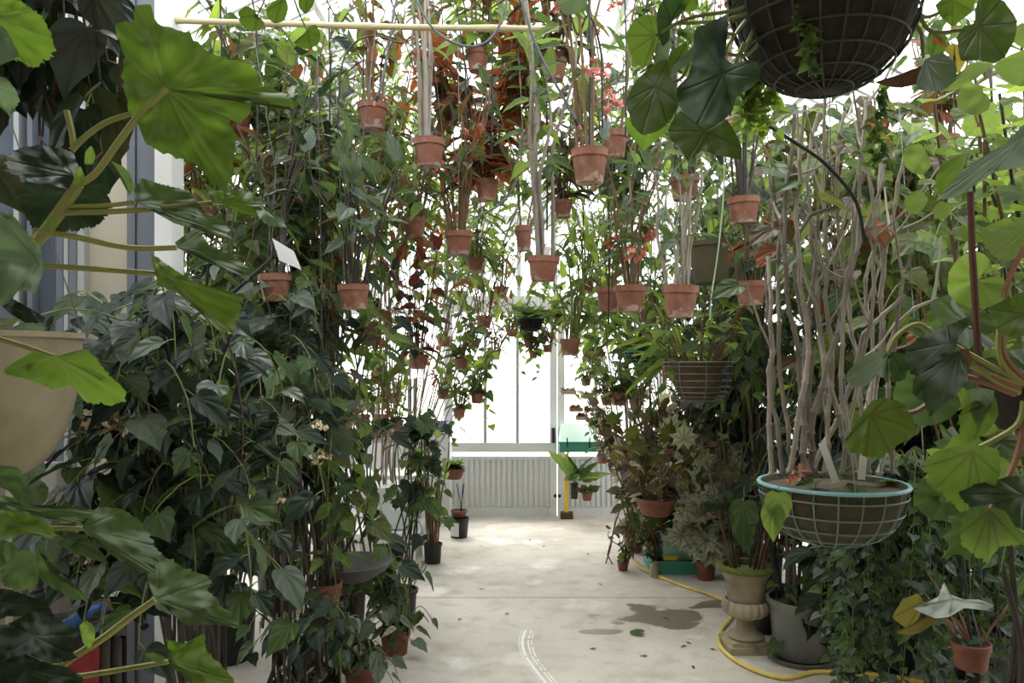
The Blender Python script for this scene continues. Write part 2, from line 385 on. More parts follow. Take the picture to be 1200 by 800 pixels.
# the two leaves of the white metal door
def door_leaf(name, x0, x1, yy, latch_side):
    ZW = EYE - (520 - HOR) / F * WALL_Y
    d = tag(MB().box(((x0 + x1) / 2, yy, .045), (x1 - x0, .05, .09)).build(name, WHITEM), kind='structure')
    st = .075
    for x in (x0 + st / 2, x1 - st / 2): MB().box((x, yy, 1.15), (st, .06, 2.26)).build('stile', WHITEM, d)
    for z, h in ((ZW - .03, .1), (ZW - .14, .03), (2.24, .09)): MB().box(((x0 + x1) / 2, yy, z), (x1 - x0 - 2 * st, .05, h)).build('rail', WHITEM, d)
    iw = x1 - x0 - 2 * st
    for i in (1, 2): MB().box((x0 + st + iw * i / 3, yy, (ZW + 2.2) / 2), (.03, .04, 2.2 - ZW)).build('glazing_bar', ALU, d)
    for i in range(3): MB().box((x0 + st + iw * (i + .5) / 3, yy, (ZW + .02 + 2.2) / 2), (iw / 3 - .03, .005, 2.18 - ZW)).build('pane', GLASS, d)
    n = 18; rib = MB().box((0, 0, 0), (iw / n * .62, .02, ZW - .25)).mesh('panel_rib', WHITEM, False)
    MB().box(((x0 + x1) / 2, yy + .012, ZW / 2 - .03), (iw, .012, ZW - .2)).build('panel', WHITEM, d)
    for i in range(n): link('panel_rib', rib, d, T(x0 + st + iw * (i + .5) / n, yy - .002, ZW / 2 - .03))
    xl = x1 - st / 2 if latch_side > 0 else x0 + st / 2
    MB().box((xl, yy - .045, ZW + .1), (.03, .03, .16)).build('handle', BLACK, d)
    MB().lathe([(.0, -.02), (.018, -.02), (.018, .02), (0, .02)], 10).build('lock', BLACK, d, M=T(xl + .02 * latch_side, yy - .035, ZW - .55) @ Matrix.Rotation(math.pi / 2, 4, 'X'))
    return d
door_leaf('door_1', DX0, DX1 + .02, WALL_Y - .04, 1)
door_leaf('door_2', DX1 + .03, DX2, WALL_Y - .04, -1)
# gable over the eaves and the pitched glass roof
XM = (XL + XR) / 2
gab = tag(MB().box((XM, WALL_Y, EAVE), (XR - XL, .09, .09)).build('wall_gable', WHITEM), kind='structure')
def roof_z(x): return EAVE + (RIDGE - EAVE) * (1 - abs(x - XM) / (XR - XM))
n = 12
for i in range(n):
    a, b = XL + (XR - XL) * i / n, XL + (XR - XL) * (i + 1) / n
    MB().add([(a, WALL_Y, EAVE), (b, WALL_Y, EAVE), (b, WALL_Y, roof_z(b)), (a, WALL_Y, roof_z(a))], [(0, 1, 2, 3)]).build('pane', GLASS, gab)
    if i: MB().box((a, WALL_Y, (EAVE + roof_z(a)) / 2), (.045, .06, roof_z(a) - EAVE)).build('bar', WHITEM, gab)
roof = tag(MB().box((XM, (SHADE_Y + WALL_Y) / 2, RIDGE), (.1, WALL_Y - SHADE_Y, .12)).build('ceiling', WHITEM), kind='structure')
nb = 14; st = (WALL_Y - SHADE_Y) / nb
for sgn, xe in ((-1, XL), (1, XR)):
    sl = Vector((XM - xe, 0, RIDGE - EAVE)); Ls = sl.length; ang = math.atan2(sl.z, sl.x)
    rot = Matrix.Rotation(-ang, 4, 'Y')
    raf = MB().box((0, 0, 0), (Ls, .04, .06)).mesh('rafter', WHITEM, False)
    pan = MB().box((0, 0, 0), (Ls / 2 - .03, st - .04, .005)).mesh('roof_pane', GLASS, False)
    mid = Vector(((xe + XM) / 2, 0, (EAVE + RIDGE) / 2))
    for i in range(nb + 1): link('rafter', raf, roof, T(mid.x, SHADE_Y + i * st, mid.z) @ rot)
    for i in range(nb):
        for q in (.25, .75):
            c = Vector((xe, 0, EAVE)) + sl * q
            link('roof_pane', pan, roof, T(c.x, SHADE_Y + (i + .5) * st, c.z + .04) @ rot)
    for q in (0, .35, .7): 
        c = Vector((xe, 0, EAVE)) + sl * q
        MB().box((c.x, (SHADE_Y + WALL_Y) / 2, c.z - .05), (.05, WALL_Y - SHADE_Y, .07)).build('purlin', WHITEM, roof)

# the partition with a worn door on the left, ending in a white post
PD = 3.3
def pb(parent, name, x0, x1, y0, y1, mat, thick=.05, dy=0.0):
    a = P(x0, y0, PD); b = P(x1, y1, PD)
    return MB().box(((a.x + b.x) / 2, PD + .08 + dy - thick / 2, (a.z + b.z) / 2), (abs(b.x - a.x), thick, abs(a.z - b.z))).build(name, mat, parent)
FLY = HOR + EYE * F / PD
part = tag(pb(None, 'wall_partition', 186, 206, -420, FLY, WHITEM, .12), kind='structure')
pb(part, 'post', 150, 186, -420, FLY, GREYF, .09)
pb(part, 'black_strip', 182.5, 184.5, -420, FLY, BLACK, .094)  # black strip set just proud of the post face
pb(part, 'black_strip', 160, 161.5, -420, FLY, BLACK, .094)
pb(part, 'beige_panel', 96, 150, -420, 560, BEIGE, .03)
for x0, x1, m in ((64, 72, GREYF), (73, 78, ALU), (79, 88, GREYF), (89, 97, ALU)): pb(part, 'moulding', x0, x1, -420, 560, m, .07)
pb(part, 'window_pane', 36, 64, -420, 560, plain('dull_blue_glass', rgb(96, 106, 120), .15), .02)
pb(part, 'mullion', 14, 20, -420, 560, ALU, .07); pb(part, 'mullion', 30, 36, -420, 560, GREYF, .07)
pb(part, 'window_pane', -700, 30, -420, 560, plain('dull_blue_glass', rgb(96, 106, 120), .15), .02)
pb(part, 'door_stile', 67, 96, 560, FLY, DOORG, .07); pb(part, 'door_stile', 160, 186, 560, FLY, DOORG, .07)
pb(part, 'door_panel', 96, 160, 560, FLY, DOORG, .03)
for y0, y1 in ((560, 580), (703, 716), (722, 732), (736, 746), (840, FLY)): pb(part, 'door_rail', 96, 160, y0, y1, DOORG, .065)
for x in (108, 122, 136, 150): pb(part, 'door_bead', x - 2, x + 2, 750, 838, DOORG, .045)
pb(part, 'lower_panel', -700, 67, 560, FLY, plain('dim_grey_panel', rgb(110, 106, 98), .7, scale=3), .03)  # stands for the dim interior, its dimness put into the grey
pb(part, 'pipe_cover', 8, 17, 560, FLY, CREAM, .09)
MB().lathe([(0, 0), (.014, 0), (.014, .03), (0, .03)], 12).build('door_knob', BLACK, part, M=T(P(172, 732, PD) + Vector((0, .0, 0))) @ Matrix.Rotation(math.pi / 2, 4, 'X'))
nb_ = tag(pb(None, 'notice_board', 94, 144, 592, 700, PAPER, .012, -.05), 'plain white board fixed to the worn grey door', 'board')
for x, y in ((131, 673), (138, 690)):
    MB().lathe([(0, 0), (.007, 0), (.007, .012), (0, .012)], 10).build('pin', REDP, nb_, M=T(P(x, y, PD) + Vector((0, .018, 0))) @ Matrix.Rotation(math.pi / 2, 4, 'X'))
tag(pb(None, 'junction_box', 38, 74, 541, 575, plain('grey_box_paint', rgb(150, 150, 142), .6), .07, -.06), 'small grey wall box beside the worn grey door', 'box')

# overhead supports
bp_ = [P(200, 24, 3.3), P(330, 28, 3.3), P(480, 32, 3.3), P(655, 34, 3.3)]
tag(MB().tube(smooth_path(bp_, 6), [.0125 + (.003 if i % 5 == 0 else 0) for i in range(19)], 10).build('bamboo_pole', BAMBOO, smooth=True), 'pale bamboo pole slung level beneath the glass roof', 'pole')
WIRES = [-2.2 + .32 * i for i in range(14)]
def hook_x(x): return min(WIRES, key=lambda w: abs(w - x))
for x in WIRES:
    tag(MB().tube([(x, BACK_Y - .05, 3.45), (x, WALL_Y + .02, 3.45)], .004, 5).build('support_wire', WIRE), 'thin overhead wire that the hanging pots are hooked on', 'wire', 'overhead support wires')

# ------------------------------------------------------------------ leaves
def resample(outline, n):
    pts = [Vector((p[0], p[1])) for p in outline]; k = len(pts)
    dense = []
    for i in range(k):
        p0, p1, p2, p3 = pts[i - 1], pts[i], pts[(i + 1) % k], pts[(i + 2) % k]
        for j in range(10):
            t = j / 10
            q = .5 * ((2 * p1) + (p2 - p0) * t + (2 * p0 - 5 * p1 + 4 * p2 - p3) * t * t + (3 * p1 - p0 - 3 * p2 + p3) * t ** 3)
            dense.append(q * .3 + (p1 * (1 - t) + p2 * t) * .7)
    cum = [0]
    for i in range(len(dense)): cum.append(cum[-1] + (dense[(i + 1) % len(dense)] - dense[i]).length)
    out = []; i = 0
    for q in range(n):
        s = cum[-1] * q / n
        while cum[i + 1] < s: i += 1
        t = (s - cum[i]) / max(1e-9, cum[i + 1] - cum[i])
        out.append(dense[i] * (1 - t) + dense[(i + 1) % len(dense)] * t)
    return out
def seg_dist(p, a, b):
    d = b - a; t = max(0, min(1, (p - a).dot(d) / max(1e-9, d.dot(d))))
    return (p - (a + d * t)).length
def blade(outline, attach, tips, n, rings, wv):
    """2-D fan of rings about the attachment: points, faces, vein weight."""
    ol = resample(outline, n); a = Vector(attach); tips = [Vector(t) for t in tips]
    for t in tips:                                   # let a vertex sit on every main vein
        i = min(range(n), key=lambda q: (ol[q] - t).length); ol[i] = t.copy() if (ol[i] - t).length < 1e9 else ol[i]
    pts = [a.copy()]; vein = [1.0]
    for r in range(1, rings + 1):
        t = (r / rings) ** .85
        for q in ol:
            p = a + (q - a) * t; pts.append(p)
            dist = min(seg_dist(p, a, tp) for tp in tips) if tips else 9
            vein.append(max(0.0, 1 - dist / (wv * (1.15 - .6 * t))))
    fs = [(0, 1 + j, 1 + (j + 1) % n) for j in range(n)]
    for r in range(rings - 1):
        b0, b1 = 1 + r * n, 1 + (r + 1) * n
        fs += [(b0 + j, b1 + j, b1 + (j + 1) % n, b0 + (j + 1) % n) for j in range(n)]
    # make the faces wind so that the upper side is +Z
    area = sum(ol[i].x * ol[(i + 1) % n].y - ol[(i + 1) % n].x * ol[i].y for i in range(n))
    if area < 0: fs = [tuple(reversed(f)) for f in fs]
    return pts, fs, vein

OUT = {
 'wing':  ([(0, 0), (.12, -.1), (.24, -.06), (.29, .12), (.24, .4), (.14, .72), (.03, 1), (-.05, .75), (-.14, .45), (-.16, .18), (-.1, .02)], (0, .02), [(.03, 1), (.26, .3), (-.15, .35), (.22, .0)]),
 'ovate': ([(0, 0), (.16, -.07), (.3, .05), (.35, .28), (.28, .55), (.13, .8), (0, 1.02), (-.12, .8), (-.27, .55), (-.34, .28), (-.28, .05), (-.15, -.07)], (0, .03), [(0, 1.02), (.34, .34), (-.34, .34), (.26, .62), (-.26, .62)]),
 'round': ([(0, .06), (.12, -.3), (.36, -.32), (.54, -.08), (.56, .24), (.4, .52), (.14, .68), (-.08, .68), (-.36, .56), (-.55, .28), (-.54, -.06), (-.36, -.32), (-.12, -.3)], (0, .08), [(.05, .68), (.42, .5), (-.38, .55), (.56, .1), (-.56, .15), (.36, -.3), (-.36, -.3)]),
 'heart': ([(0, 0), (.14, -.16), (.36, -.12), (.44, .12), (.34, .45), (.14, .75), (0, 1), (-.14, .75), (-.34, .45), (-.44, .12), (-.36, -.12), (-.14, -.16)], (0, .02), [(0, 1), (.4, .2), (-.4, .2)]),
 'lance': ([(0, 0), (.08, .1), (.11, .35), (.08, .7), (0, 1), (-.08, .7), (-.11, .35), (-.08, .1)], (0, .01), [(0, 1)]),
 'star':  ([(0, 0), (.2, -.28), (.24, -.02), (.56, -.1), (.34, .16), (.62, .38), (.28, .4), (.36, .72), (.12, .58), (0, 1), (-.12, .58), (-.36, .72), (-.28, .4), (-.62, .38), (-.34, .16), (-.56, -.1), (-.24, -.02), (-.2, -.28)], (0, .15), [(0, 1), (.36, .72), (-.36, .72), (.62, .38), (-.62, .38), (.56, -.1), (-.56, -.1)]),
 'maple': ([(0, 0), (.2, -.2), (.44, -.12), (.5, .12), (.42, .24), (.6, .44), (.34, .5), (.34, .74), (.12, .74), (0, 1), (-.14, .72), (-.36, .72), (-.32, .48), (-.6, .42), (-.44, .22), (-.5, .1), (-.42, -.14), (-.18, -.2)], (0, .04), [(0, 1), (.34, .74), (-.36, .72), (.6, .44), (-.6, .42), (.44, -.12), (-.42, -.14)]),
}
# colour styles: (top, under, vein, stem, roughness, translucency)
STY = {
 'dark':   (rgb(40, 64, 46), rgb(58, 82, 52), rgb(76, 98, 72), STEMG, .35, .22),
 'mid':    (rgb(80, 112, 58), rgb(104, 134, 70), rgb(130, 150, 90), STEMG, .4, .38),
 'olive':  (rgb(104, 116, 56), rgb(126, 134, 70), rgb(150, 150, 90), STEMG, .42, .4),
 'light':  (rgb(126, 160, 72), rgb(146, 176, 88), rgb(170, 185, 110), STEMG, .45, .45),
 'lime':   (rgb(154, 186, 66), rgb(166, 194, 84), rgb(196, 206, 120), STEMG, .45, .5),
 'grey':   (rgb(112, 134, 116), rgb(104, 126, 90), rgb(140, 156, 138), STEMG, .35, .25),
 'bronze': (rgb(106, 88, 50), rgb(160, 86, 54), rgb(120, 70, 44), STEMR, .4, .3),
 'redund': (rgb(58, 72, 50), rgb(146, 62, 46), rgb(110, 80, 60), STEMR, .35, .25),
 'red':    (rgb(112, 46, 40), rgb(158, 56, 44), rgb(140, 70, 60), STEMR, .4, .35),
 'orange': (rgb(158, 92, 52), rgb(176, 96, 56), rgb(140, 70, 46), STEMR, .45, .4),
 'pewter': (rgb(232, 236, 218), rgb(128, 84, 76), rgb(86, 92, 78), STEMR, .4, .25),
 'purple': (rgb(138, 124, 128), rgb(150, 98, 102), rgb(70, 60, 62), STEMR, .4, .25),
 'maroon': (rgb(74, 90, 84), rgb(104, 42, 42), rgb(76, 60, 60), STEMR, .35, .18),
}
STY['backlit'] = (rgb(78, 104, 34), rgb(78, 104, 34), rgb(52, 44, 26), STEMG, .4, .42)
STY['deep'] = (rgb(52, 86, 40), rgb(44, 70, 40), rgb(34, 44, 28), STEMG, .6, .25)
STY['fresh'] = (rgb(104, 140, 44), rgb(104, 140, 44), rgb(140, 160, 80), STEMG, .42, .4)
STY['rust'] = (rgb(166, 84, 54), rgb(184, 92, 58), rgb(120, 62, 44), STEMR, .45, .45)
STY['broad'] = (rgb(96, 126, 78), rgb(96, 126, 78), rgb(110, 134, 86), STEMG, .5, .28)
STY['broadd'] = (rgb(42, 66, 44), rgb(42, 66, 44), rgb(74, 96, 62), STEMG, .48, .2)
STY['glossy'] = (rgb(120, 150, 128), rgb(120, 150, 128), rgb(150, 172, 148), STEMG, .5, .28)
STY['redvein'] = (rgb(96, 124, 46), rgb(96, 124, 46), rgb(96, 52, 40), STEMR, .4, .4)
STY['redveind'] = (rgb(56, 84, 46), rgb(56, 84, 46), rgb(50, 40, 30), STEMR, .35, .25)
STY['limeround'] = (rgb(136, 166, 86), rgb(136, 166, 86), rgb(160, 182, 112), STEMG, .5, .4)
STY['brownleaf'] = (rgb(106, 72, 46), rgb(106, 72, 46), rgb(80, 54, 36), STEMR, .6, .25)
STY['gold'] = (rgb(150, 138, 60), rgb(150, 138, 60), rgb(110, 90, 50), STEMR, .5, .35)
STY['silver'] = (rgb(176, 186, 178), rgb(140, 110, 60), rgb(120, 132, 120), STEMR, .4, .15)
TPL = {}
def leaf_tpl(kind, sty, var):
    key = (kind, sty, var)
    if key in TPL: return TPL[key]
    ol, at, tips = OUT[kind]; c = STY[sty]
    mat = leaf_mat('leaf_' + sty, c[0], c[1], c[2], c[4], c[5])
    rr = random.Random(sum(map(ord, kind)) * 7 + var * 31)
    small = kind in ('lance', 'heart')
    pts, fs, ve = blade(ol, at, tips, 20 if small else (36 if kind in ('star', 'maple') else 26), 3, .05)
    droop = .12 + .2 * rr.random(); fold = .12 + .22 * rr.random(); wav = .05
    pl = (.18 if kind in ('lance', 'heart') else .32)
    v3 = []
    for p, e in zip(pts, ve):
        x, y = p.x, p.y
        z = fold * abs(x) - droop * y * y + wav * noise.noise(Vector((x * 4 + var * 9, y * 4, var))) + .03 * (1 - e)
        v3.append((x, y + pl, z + .03))
    mb = MB(); mb.add(v3, fs, 0, ve)
    mb.tube([(0, 0, 0), (0, pl * .55, .035), (0, pl + at[1], .03 + v3[0][2] - .03)], [.016, .013, .011], 5, 1, False)
    me = mb.mesh('leaf', [mat, c[3]])
    arr = np.array(mb.v); TPL[key] = (me, arr, mb.f, mb.m, mb.ve, [mat, c[3]])
    return TPL[key]

def orient(dirv, up, roll=0.0):
    y = Vector(dirv).normalized(); z = Vector(up); z = z - y * z.dot(y)
    if z.length < 1e-4: z = y.orthogonal()
    z.normalize(); x = y.cross(z)
    M = Matrix((x, y, z)).transposed().to_4x4()
    return M @ Matrix.Rotation(roll, 4, 'Y') if roll else M

class Plant:
    """Collects the stems and leaves of one plant under its root. joined=True welds leaves too small to pick apart into one part."""
    def __init__(s, root, joined=False, seed=0, cap=300):
        s.root = root; s.o = Vector(root.location); s.joined = joined; s.r = random.Random(seed); s.acc = {}; s.n = 0; s.cap = cap; s.upv = (0, -.35, 1)
    def leaf(s, pos, dirv, kind, sty, size, up=None, roll=None):
        up = up or s.upv
        var = s.r.randrange(3); tp = leaf_tpl(kind, sty, var)
        roll = s.r.uniform(-.5, .5) if roll is None else roll
        M = T(Vector(pos) - s.o) @ orient(dirv, up, roll) @ Matrix.Diagonal((size * s.r.uniform(.85, 1.15), size, size, 1))
        if s.joined or s.n >= s.cap: s.acc.setdefault((kind, sty, var), []).append(M)
        else: link('leaf', tp[0], s.root, M)
        s.n += 1
    def stem(s, pts, r0, r1, mat, name='stem', n=5, nodes=0.0):
        pts = [Vector(p) - s.o for p in pts]; k = len(pts)
        rs = [r0 + (r1 - r0) * i / (k - 1) for i in range(k)]
        if nodes: rs = [r * (1 + (nodes if i % 3 == 0 else 0)) for i, r in enumerate(rs)]
        return MB().tube(pts, rs, n).build(name, mat, s.root, True)
    def along(s, pts, kind, sty, size, spacing, start=.3, end=1.0, droop=-.25, out=None, size_end=.8):
        L_ = 0; seg = []
        for a, b in zip(pts[:-1], pts[1:]): seg.append((a, b, L_)); L_ += (b - a).length
        d = L_ * start; az = s.r.uniform(0, 6.28)
        while d < L_ * end:
            for a, b, l0 in seg:
                if l0 <= d <= l0 + (b - a).length + 1e-6:
                    p = a.lerp(b, (d - l0) / max(1e-6, (b - a).length)); break
            az += 2.4 + s.r.uniform(-.5, .5)
            v = Vector((math.cos(az), math.sin(az), droop + s.r.uniform(-.45, .35)))
            if out is not None: v += out * 1.0
            st_ = sty if isinstance(sty, str) else s.r.choice(sty)
            s.leaf(p, v, kind, st_, size * (1 + (size_end - 1) * d / L_) * s.r.uniform(.7, 1.2))
            d += spacing * s.r.uniform(.7, 1.35)
    def finish(s, name='foliage'):
        if not s.acc: return
        V = []; Fc = []; MI = []; VE = []; mats = []; base = 0
        for key, Ms in s.acc.items():
            me, arr, fs, ms, ve, mm = TPL[key]
            idx = []
            for m in mm:
                if m not in mats: mats.append(m)
                idx.append(mats.index(m))
            for M in Ms:
                A = np.array(M); V.append(arr @ A[:3, :3].T + A[:3, 3])
                Fc += [tuple(i + base for i in f) for f in fs]; MI += [idx[q] for q in ms]; VE += ve
                base += len(arr)
        me = bpy.data.meshes.new(name); me.from_pydata(np.concatenate(V).tolist(), [], Fc)
        for m in mats: me.materials.append(m)
        me.polygons.foreach_set('material_index', MI); me.polygons.foreach_set('use_smooth', [True] * len(Fc))
        a = me.attributes.new('vein', 'FLOAT', 'POINT'); a.data.foreach_set('value', VE); me.update()
        o = link(name, me, s.root); o['kind'] = 'stuff'

def flower_mesh(mat, seed, n=12):
    r = random.Random(seed); mb = MB()
    for i in range(n):
        c = Vector((r.gauss(0, .35), r.gauss(0, .35), r.uniform(-.9, .1)))
        mb.tube([(0, 0, .3), c * .6 + Vector((0, 0, .12)), c], .025, 4, 1, False)
        M = orient((r.gauss(0, 1), r.gauss(0, 1), r.gauss(-.4, .5)), (r.gauss(0, 1), r.gauss(0, 1), 1))
        for k in (0, 1.57, 3.14, 4.71):
            q = M @ Matrix.Rotation(k, 4, 'Z')
            mb.add([c + (q @ Vector(v)) for v in ((0, 0, 0), (.11, .1, .05), (.09, .25, .08), (-.09, .25, .08), (-.11, .1, .05))], [(0, 1, 2, 3, 4)])
    return mb.mesh('flower', [mat, STEMG])
FLW = {k: [flower_mesh(m, i + 3) for i in range(3)] for k, m in (('pink', PINK), ('coral', CORAL), ('blush', BLUSH))}
def flower(pl, pos, kind, size):
    link('flower', pl.r.choice(FLW[kind]), pl.root, T(Vector(pos) - pl.o) @ Matrix.Rotation(pl.r.uniform(0, 6), 4, 'Z') @ Matrix.Diagonal((size, size, size, 1)))

# ------------------------------------------------------------------ pots
def pot_mesh(name, mat, ratio=.85, taper=.72, rim=.2, bowl=False):
    mb = MB()
    if bowl: prof = [(0, 0), (.3, 0), (.33, .02), (.42, ratio * .5), (.47, ratio - .1), (.5, ratio - .1), (.505, ratio), (.465, ratio), (.44, ratio - .12), (.0, ratio - .12)]
    else:
        b = .5 * taper
        prof = [(0, .03), (b - .06, .03), (b - .05, 0), (b - .01, 0), (b, .012), (.45, ratio - rim), (.492, ratio - rim), (.495, ratio - .02), (.505, ratio - .01), (.5, ratio), (.455, ratio), (.445, ratio - .09), (0, ratio - .09)]
    mb.lathe(prof[:-1], 26)
    sm = MB(); r_, z_ = prof[-2]; sm.lathe([(r_ * .995, z_ + .004), (r_ * .7, z_ + .03), (r_ * .35, z_ + .04), (.002, z_ + .045)], 20)
    return mb.mesh(name, [mat]), sm.mesh('soil', SOIL)
POTS = {'terra': pot_mesh('pot', TERRA), 'red': pot_mesh('pot', TERRAR, .85, .75), 'bowl': pot_mesh('pot', TERRAR, .44, .6, bowl=True),
        'black': pot_mesh('pot', BLACK, .95, .8, .1), 'grey': pot_mesh('pot', GREYP, .85, .78, .08)}
PR = {'terra': .85, 'red': .85, 'bowl': .44, 'black': .95, 'grey': .85}

def put_pot(name, kind, root, M=None):
    o = link(name, POTS[kind][0], root, M); link('soil', POTS[kind][1], o); return o
def potted(px, py_rim, w, label, kind='wing', sty='mid', size=.11, canes=5, clen=.8, spacing=.07, start=.35, dia=.15, h=None, pot='terra', cane=CANEB,
           tilt=0.0, tagged=False, joined=None, hang=True, group=None, spread=.22, flowers=None, upv=None, name='hanging_begonia', cat='potted plant', d=None, trail=0, rad=.006, base=None, cap=300, nfl=3, lean=(0, 0)):
    d = min(d or F * dia / w, 7.6)
    dia = w * d / F
    rs = R.randrange(10 ** 6)
    top = P(px, py_rim, d)
    ph = PR[pot] * dia if h is None else h * .88 / F * d
    loc = base if base is not None else top - Vector((0, 0, ph))
    root = thing(name, label, cat, loc, group)
    r = random.Random(rs)
    M = Matrix.Rotation(tilt or r.uniform(-.04, .04), 4, 'Y') @ Matrix.Rotation(r.uniform(0, 6), 4, 'Z') @ Matrix.Diagonal((dia, dia, ph / PR[pot], 1))
    put_pot('pot', pot, root, M)
    pl = Plant(root, joined if joined is not None else (size * F / d < 9), rs, cap)
    if upv: pl.upv = upv
    mouth = loc + Vector((0, 0, ph * .85))
    for i in range(canes):
        a = r.uniform(0, 6.28); q = dia * .33 * math.sqrt(r.random())
        p0 = mouth + Vector((q * math.cos(a), q * math.sin(a), -.01))
        ln = clen * r.uniform(.65, 1.1)
        e = Vector((math.cos(a) * spread + lean[0], math.sin(a) * spread + lean[1], 1)) * ln
        mid = e * .5 + Vector((r.uniform(-.03, .03), r.uniform(-.03, .03), 0)) - Vector((math.cos(a), math.sin(a), 0)) * spread * ln * .2
        pts = smooth_path([p0, p0 + mid * .5, p0 + mid, p0 + e * .78 + Vector((r.uniform(-.02, .02), r.uniform(-.02, .02), 0)), p0 + e], 3)
        pl.stem(pts, rad, rad * .55, cane, 'cane', 5, .25)
        pl.along(pts, kind, sty, size, spacing, start, droop=-.3)
        pl.leaf(pts[-1], e.normalized() + Vector((r.uniform(-.5, .5), r.uniform(-.5, .5), -.2)), kind, sty if isinstance(sty, str) else r.choice(sty), size)
    for i in range(trail):
        a = r.uniform(0, 6.28); o_ = Vector((math.cos(a), math.sin(a), 0)); ln = clen * r.uniform(.4, 1)
        pts = smooth_path([mouth + o_ * dia * .3, mouth + o_ * dia * .62 + Vector((0, 0, .05)), mouth + o_ * dia * .8 + Vector((0, 0, -ln * .4)), mouth + o_ * dia * .85 + Vector((r.uniform(-.04, .04), 0, -ln))], 4)
        pl.stem(pts, .0035, .002, STEMG)
        pl.along(pts, kind, sty, size, spacing, .1, droop=-.5)
    if flowers:
        for i in range(nfl):
            a = r.uniform(0, 6.28)
            flower(pl, mouth + Vector((math.cos(a) * .12, math.sin(a) * .12, clen * r.uniform(.15, .9))), flowers, .07)
    if tagged: MB().box((0, 0, 0), (.028, .002, .05)).build('plant_tag', PAPER, root, M=T(dia * .12, -dia * .35, ph + .015) @ Matrix.Rotation(.15, 4, 'Y'))
    if hang:
        hk = 3.45 - loc.z; apex = Vector((lean[0] * .1, lean[1] * .1, ph + min(.55, clen * .6)))
        mb = MB()
        for a in (.5, 2.6, 4.7):
            mb.tube([Vector((math.cos(a) * dia * .49, math.sin(a) * dia * .49, ph * .93)), apex], .0014, 4)
        mb.tube([apex, (hook_x(loc.x) - loc.x, apex.y, hk)], .0018, 4)
        mb.build('hanger_wire', WIRE, root)
    pl.finish()
    return root, pl

